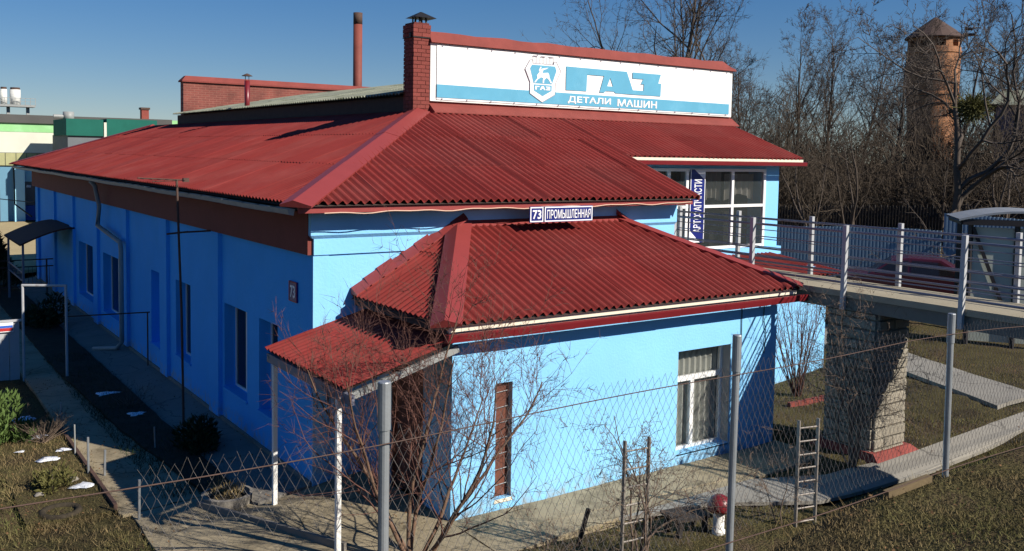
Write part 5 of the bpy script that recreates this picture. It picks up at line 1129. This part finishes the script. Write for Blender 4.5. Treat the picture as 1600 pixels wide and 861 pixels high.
mb = MB(); mb.lathe([(1.2, 13.3), (1.2, 14.4)], (tx, ty_, gt_), 16); mb.build("inner_tank", M['soffit'], Tw)
mb = MB(); mb.lathe([(2.15, 14.28), (2.2, 14.36), (1.45, 15.0), (.75, 15.5), (.1, 15.98), (.02, 16.0)], (tx, ty_, gt_), 16); mb.build("roof", M['towerroof'], Tw)
mb = MB(); mb.bar((tx + 1.3, ty_ - 1.6, gt_ + 14.55), (tx + 1.65, ty_ - 2.3, gt_ + 14.6), .9, .12); mb.bar((tx + 1.2, ty_ - 1.7, gt_ + 15.05), (tx + 1.5, ty_ - 2.2, gt_ + 15.0), .9, .08); mb.build("torn_roof_sheet", M['soffit'], Tw)
mb = MB(); mb.bar((tx, ty_, gt_ + 15.9), (tx + .1, ty_, gt_ + 17.2), .03, .03); mb.build("rod", M['black'], Tw)
Pu = thing("mauve_building", "mauve rendered building at the right edge behind the bare trees", "building", (47, 15, .5))
mb = MB(); mb.hexa([(43.3, 15.6, 0), (46.5, 10, 0), (52, 13, 0), (48.8, 18.6, 0), (43.3, 15.6, 7.9), (46.5, 10, 7.9), (52, 13, 7.9), (48.8, 18.6, 7.9)]); mb.build("wall", M['purple'], Pu)
mb = MB(); mb.hexa([(42.8, 15.7, 7.9), (46.4, 9.4, 7.9), (52.6, 12.8, 7.9), (49, 19.1, 7.9), (43.6, 15.5, 8.7), (46.5, 10.2, 8.7), (51.8, 13, 8.7), (48.6, 18.4, 8.7)]); mb.build("roof", M['slate'], Pu)
# tin fence
Tf = thing("tin_fence", "blue grey corrugated tin fence beyond the footbridge", "fence", (20, 7, .2))
a = Vector((17.6, 11.2)); b2 = Vector((22.7, 3.2)); n = 30; pm_ = MB()
dd = (b2 - a) / n; L = dd.length
for k in range(8):
    o = [(0, 0), (.25, 0), (.35, .03), (.65, .03), (.75, 0), (1, 0)]
panel = MB(); prof = []
for k in range(3):
    for u_, v_ in ((0, 0), (.35, 0), (.45, .03), (.9, .03)): prof.append(((k + u_) / 3 * L, v_))
prof.append((L, 0))
for u_, v_ in prof: panel.v += [(u_, -v_ * .6, -.3), (u_, -v_ * .6, 1)]
for i in range(len(prof) - 1): panel.f.append((2 * i, 2 * i + 2, 2 * i + 3, 2 * i + 1)); panel.mi.append(0)
pme2 = panel.mesh("tin_panel", M['tin']); ang = math.atan2(dd.y, dd.x)
for k in range(n + 6):
    q = a + dd * k; z = hz(q.x, q.y); hgt = (2.30 - .2 * k / n) if k < 21 else 2.75
    off = Vector((0, 0)) if k < 21 else Vector((-.5, -.35))
    link(pme2, "tin_panel", Tf, loc=(q.x + off.x, q.y + off.y, z), rot=(0, 0, ang), scale=(1, 1, hgt))
# picket fence
Pk = thing("picket_fence", "dark picket fence at the edge of the thicket", "fence", (36, 22, 1))
a = Vector((29.5, 23.0)); b2 = Vector((37.5, 10.5)); n = 110; mb = MB()
for k in range(n):
    q = a + (b2 - a) * k / n; z = hz(q.x, q.y); mb.box(q.x - .03, q.x + .03, q.y - .045, q.y + .045, z, z + 1.9 + .05 * math.sin(k * 3))
mb.build("pickets", M['picket'], Pk, kind='stuff')
for h_ in (.55, 1.5): mb = MB(); mb.bar((a.x, a.y, hz(*a) + h_), (b2.x, b2.y, hz(*b2) + h_), .05, .1); mb.build("rail", M['picket'], Pk)
# car
Cr = thing("red_car", "dark red car parked behind the footbridge railing", "car", (0, 0, 0))
side = [(-2.1, .35), (-2.12, .65), (-2.0, .85), (-1.35, .95), (-.75, 1.35), (-.3, 1.44), (.55, 1.42), (1.25, 1.0), (1.9, .92), (2.1, .75), (2.12, .4), (1.9, .28), (-1.9, .28)]
mb = MB(); N = len(side); lay = [(-.78, .86), (-.82, 1.0), (.82, 1.0), (.78, .86)]
for y, s_ in ((-.84, .93), (-.80, 1), (.80, 1), (.84, .93)):
    for x, z in side:
        tum = 0 if z < .96 else (z - .96) * .35
        mb.v.append((x * (.99 if s_ < 1 else 1), y - math.copysign(tum, y), .3 + (z - .3) * (1 if s_ == 1 else .985)))
for j in range(3):
    for i in range(N): mb.f.append((j * N + i, j * N + (i + 1) % N, (j + 1) * N + (i + 1) % N, (j + 1) * N + i)); mb.mi.append(0)
mb.f.append(tuple(range(N))); mb.mi.append(0); mb.f.append(tuple(reversed(range(3 * N, 4 * N)))); mb.mi.append(0)
o = mb.build("body", M['carpaint']); o.parent = Cr
for s_ in (-1, 1):
    mb = MB(); q = [(-1.15, 1.0), (-.72, 1.32), (-.30, 1.37), (-.30, .98)]; q2 = [(-.22, .98), (-.22, 1.37), (.5, 1.35), (1.05, 1.0)]
    for qq in (q, q2):
        k = len(mb.v)
        for x, z in qq: mb.v.append((x, s_ * (.848 - (z - .96) * .33), z))
        mb.f.append((k, k + 1, k + 2, k + 3)); mb.mi.append(0)
    o = mb.build("side_window", M['glassd']); o.parent = Cr
for y in (-.7, .7):
    for x in (-1.3, 1.3):
        mb = MB(); mb.tube([(x, y - .1, .31), (x, y + .1, .31)], .31, 18); o = mb.build("wheel", M['tyre']); o.parent = Cr
        mb = MB(); mb.tube([(x, y + (.102 if y > 0 else -.112), .31), (x, y + (.112 if y > 0 else -.102), .31)], .18, 12); g_ = mb.build("rim", M['galv']); g_.parent = o
for s_ in (-.55, .55): mb = MB(); mb.box(2.08, 2.14, s_ - .18, s_ + .18, .62, .74); o = mb.build("headlight", M['signwhite']); o.parent = Cr
Cr.location = (18.6, 4.75, hz(18.6, 4.75)); Cr.rotation_euler = (0, 0, -1.0)
Tr = thing("tarpaulin_cart", "blue and brown covered cart left of the red car", "cart", (17.4, 6.2, .1)); mb = MB(); mb.hexa([(16.9, 6.6, .55), (17.7, 5.2, .55), (18.5, 5.7, .55), (17.7, 7.1, .55), (17.0, 6.5, 1.25), (17.6, 5.5, 1.25), (18.3, 5.9, 1.3), (17.7, 6.9, 1.3)]); mb.build("bed", mat("blue_tarpaulin", (.05, .22, .33), .8, .2, 4, .3, 8), Tr)
mb = MB(); mb.hexa([(16.85, 6.7, 1.25), (17.6, 5.3, 1.25), (18.4, 5.8, 1.3), (17.7, 7.1, 1.3), (17.1, 6.4, 1.42), (17.5, 5.7, 1.42), (18.1, 6.0, 1.42), (17.6, 6.7, 1.42)]); mb.build("cover", M['fencedge'], Tr)
for x, y in ((17.2, 5.9), (18.1, 6.4)): mb = MB(); mb.tube([(x - .05, y, .32), (x + .05, y, .32)], .3, 14); mb.build("wheel", M['tyre'], Tr)
# shelter
Sh = thing("glass_shelter", "glazed shelter with black frame and pale curved roof right of the footbridge", "shelter", (16.6, .6, .3))
ax = Vector((.62, -.785, 0)); bx = Vector((.785, .62, 0)); o0 = Vector((15.75, 1.75, 0)); zg = hz(15.8, 1.7)
def shp(u_, v_, z): q = o0 + ax * u_ + bx * v_; return (q.x, q.y, z)
for u_, v_ in ((0, 0), (1.02, 0), (2.3, 0), (0, 1.5), (2.3, 1.5)): mb = MB(); mb.bar(shp(u_, v_, zg - .1), shp(u_, v_, 3.38), .09, .09); mb.build("post", M['shelterframe'], Sh)
mb = MB(); mb.bar(shp(.05, -.02, 3.3), shp(.82, -.02, 1.3), .05, .08); mb.build("brace", M['shelterframe'], Sh)
mb = MB(); mb.bar(shp(-.2, -.12, 3.43), shp(2.6, -.12, 3.43), .1, .14); mb.bar(shp(-.2, -.12, 3.43), shp(-.2, 1.65, 3.43), .1, .14); mb.build("roof_frame", M['shelterframe'], Sh)
for u0, u1 in ((.06, .97), (1.07, 2.25)):
    mb = MB(); p1 = shp(u0, .03, zg + .1); p2 = shp(u1, .03, zg + .1); mb.hexa([p1, p2, shp(u1, .05, zg + .1), shp(u0, .05, zg + .1), shp(u0, .03, 3.3), shp(u1, .03, 3.3), shp(u1, .05, 3.3), shp(u0, .05, 3.3)]); mb.build("panel", M['shelterpanel'], Sh)
mb = MB(); N = 10
for i in range(N + 1):
    t = i / N; z = 3.5 + .36 * math.sin(math.pi * (.12 + .76 * t)) - .13
    for v_ in (-.2, 1.7): mb.v.append(shp(-.3 + 2.9 * t, v_, z)); mb.v.append(shp(-.3 + 2.9 * t, v_, z - .05))
for i in range(N):
    a_ = 4 * i; b_ = a_ + 4; mb.f += [(a_, b_, b_ + 2, a_ + 2), (a_ + 1, a_ + 3, b_ + 3, b_ + 1), (a_, a_ + 1, b_ + 1, b_), (a_ + 2, b_ + 2, b_ + 3, a_ + 3)]; mb.mi += [0] * 4
mb.build("curved_roof", M['shelterroof'], Sh)
leafy("ivy_hedge", "dark ivy hedge in the shade below the far side of the footbridge", "hedge", (13.2, -2.0, 0), 1.0, 1.3, M['evergreen'], 9, 200, False, .08, .5)
for x_ in list(bpy.data.objects):
    if x_.name.startswith("tmp_"): bpy.data.objects.remove(x_)
print("objects", len(bpy.data.objects))
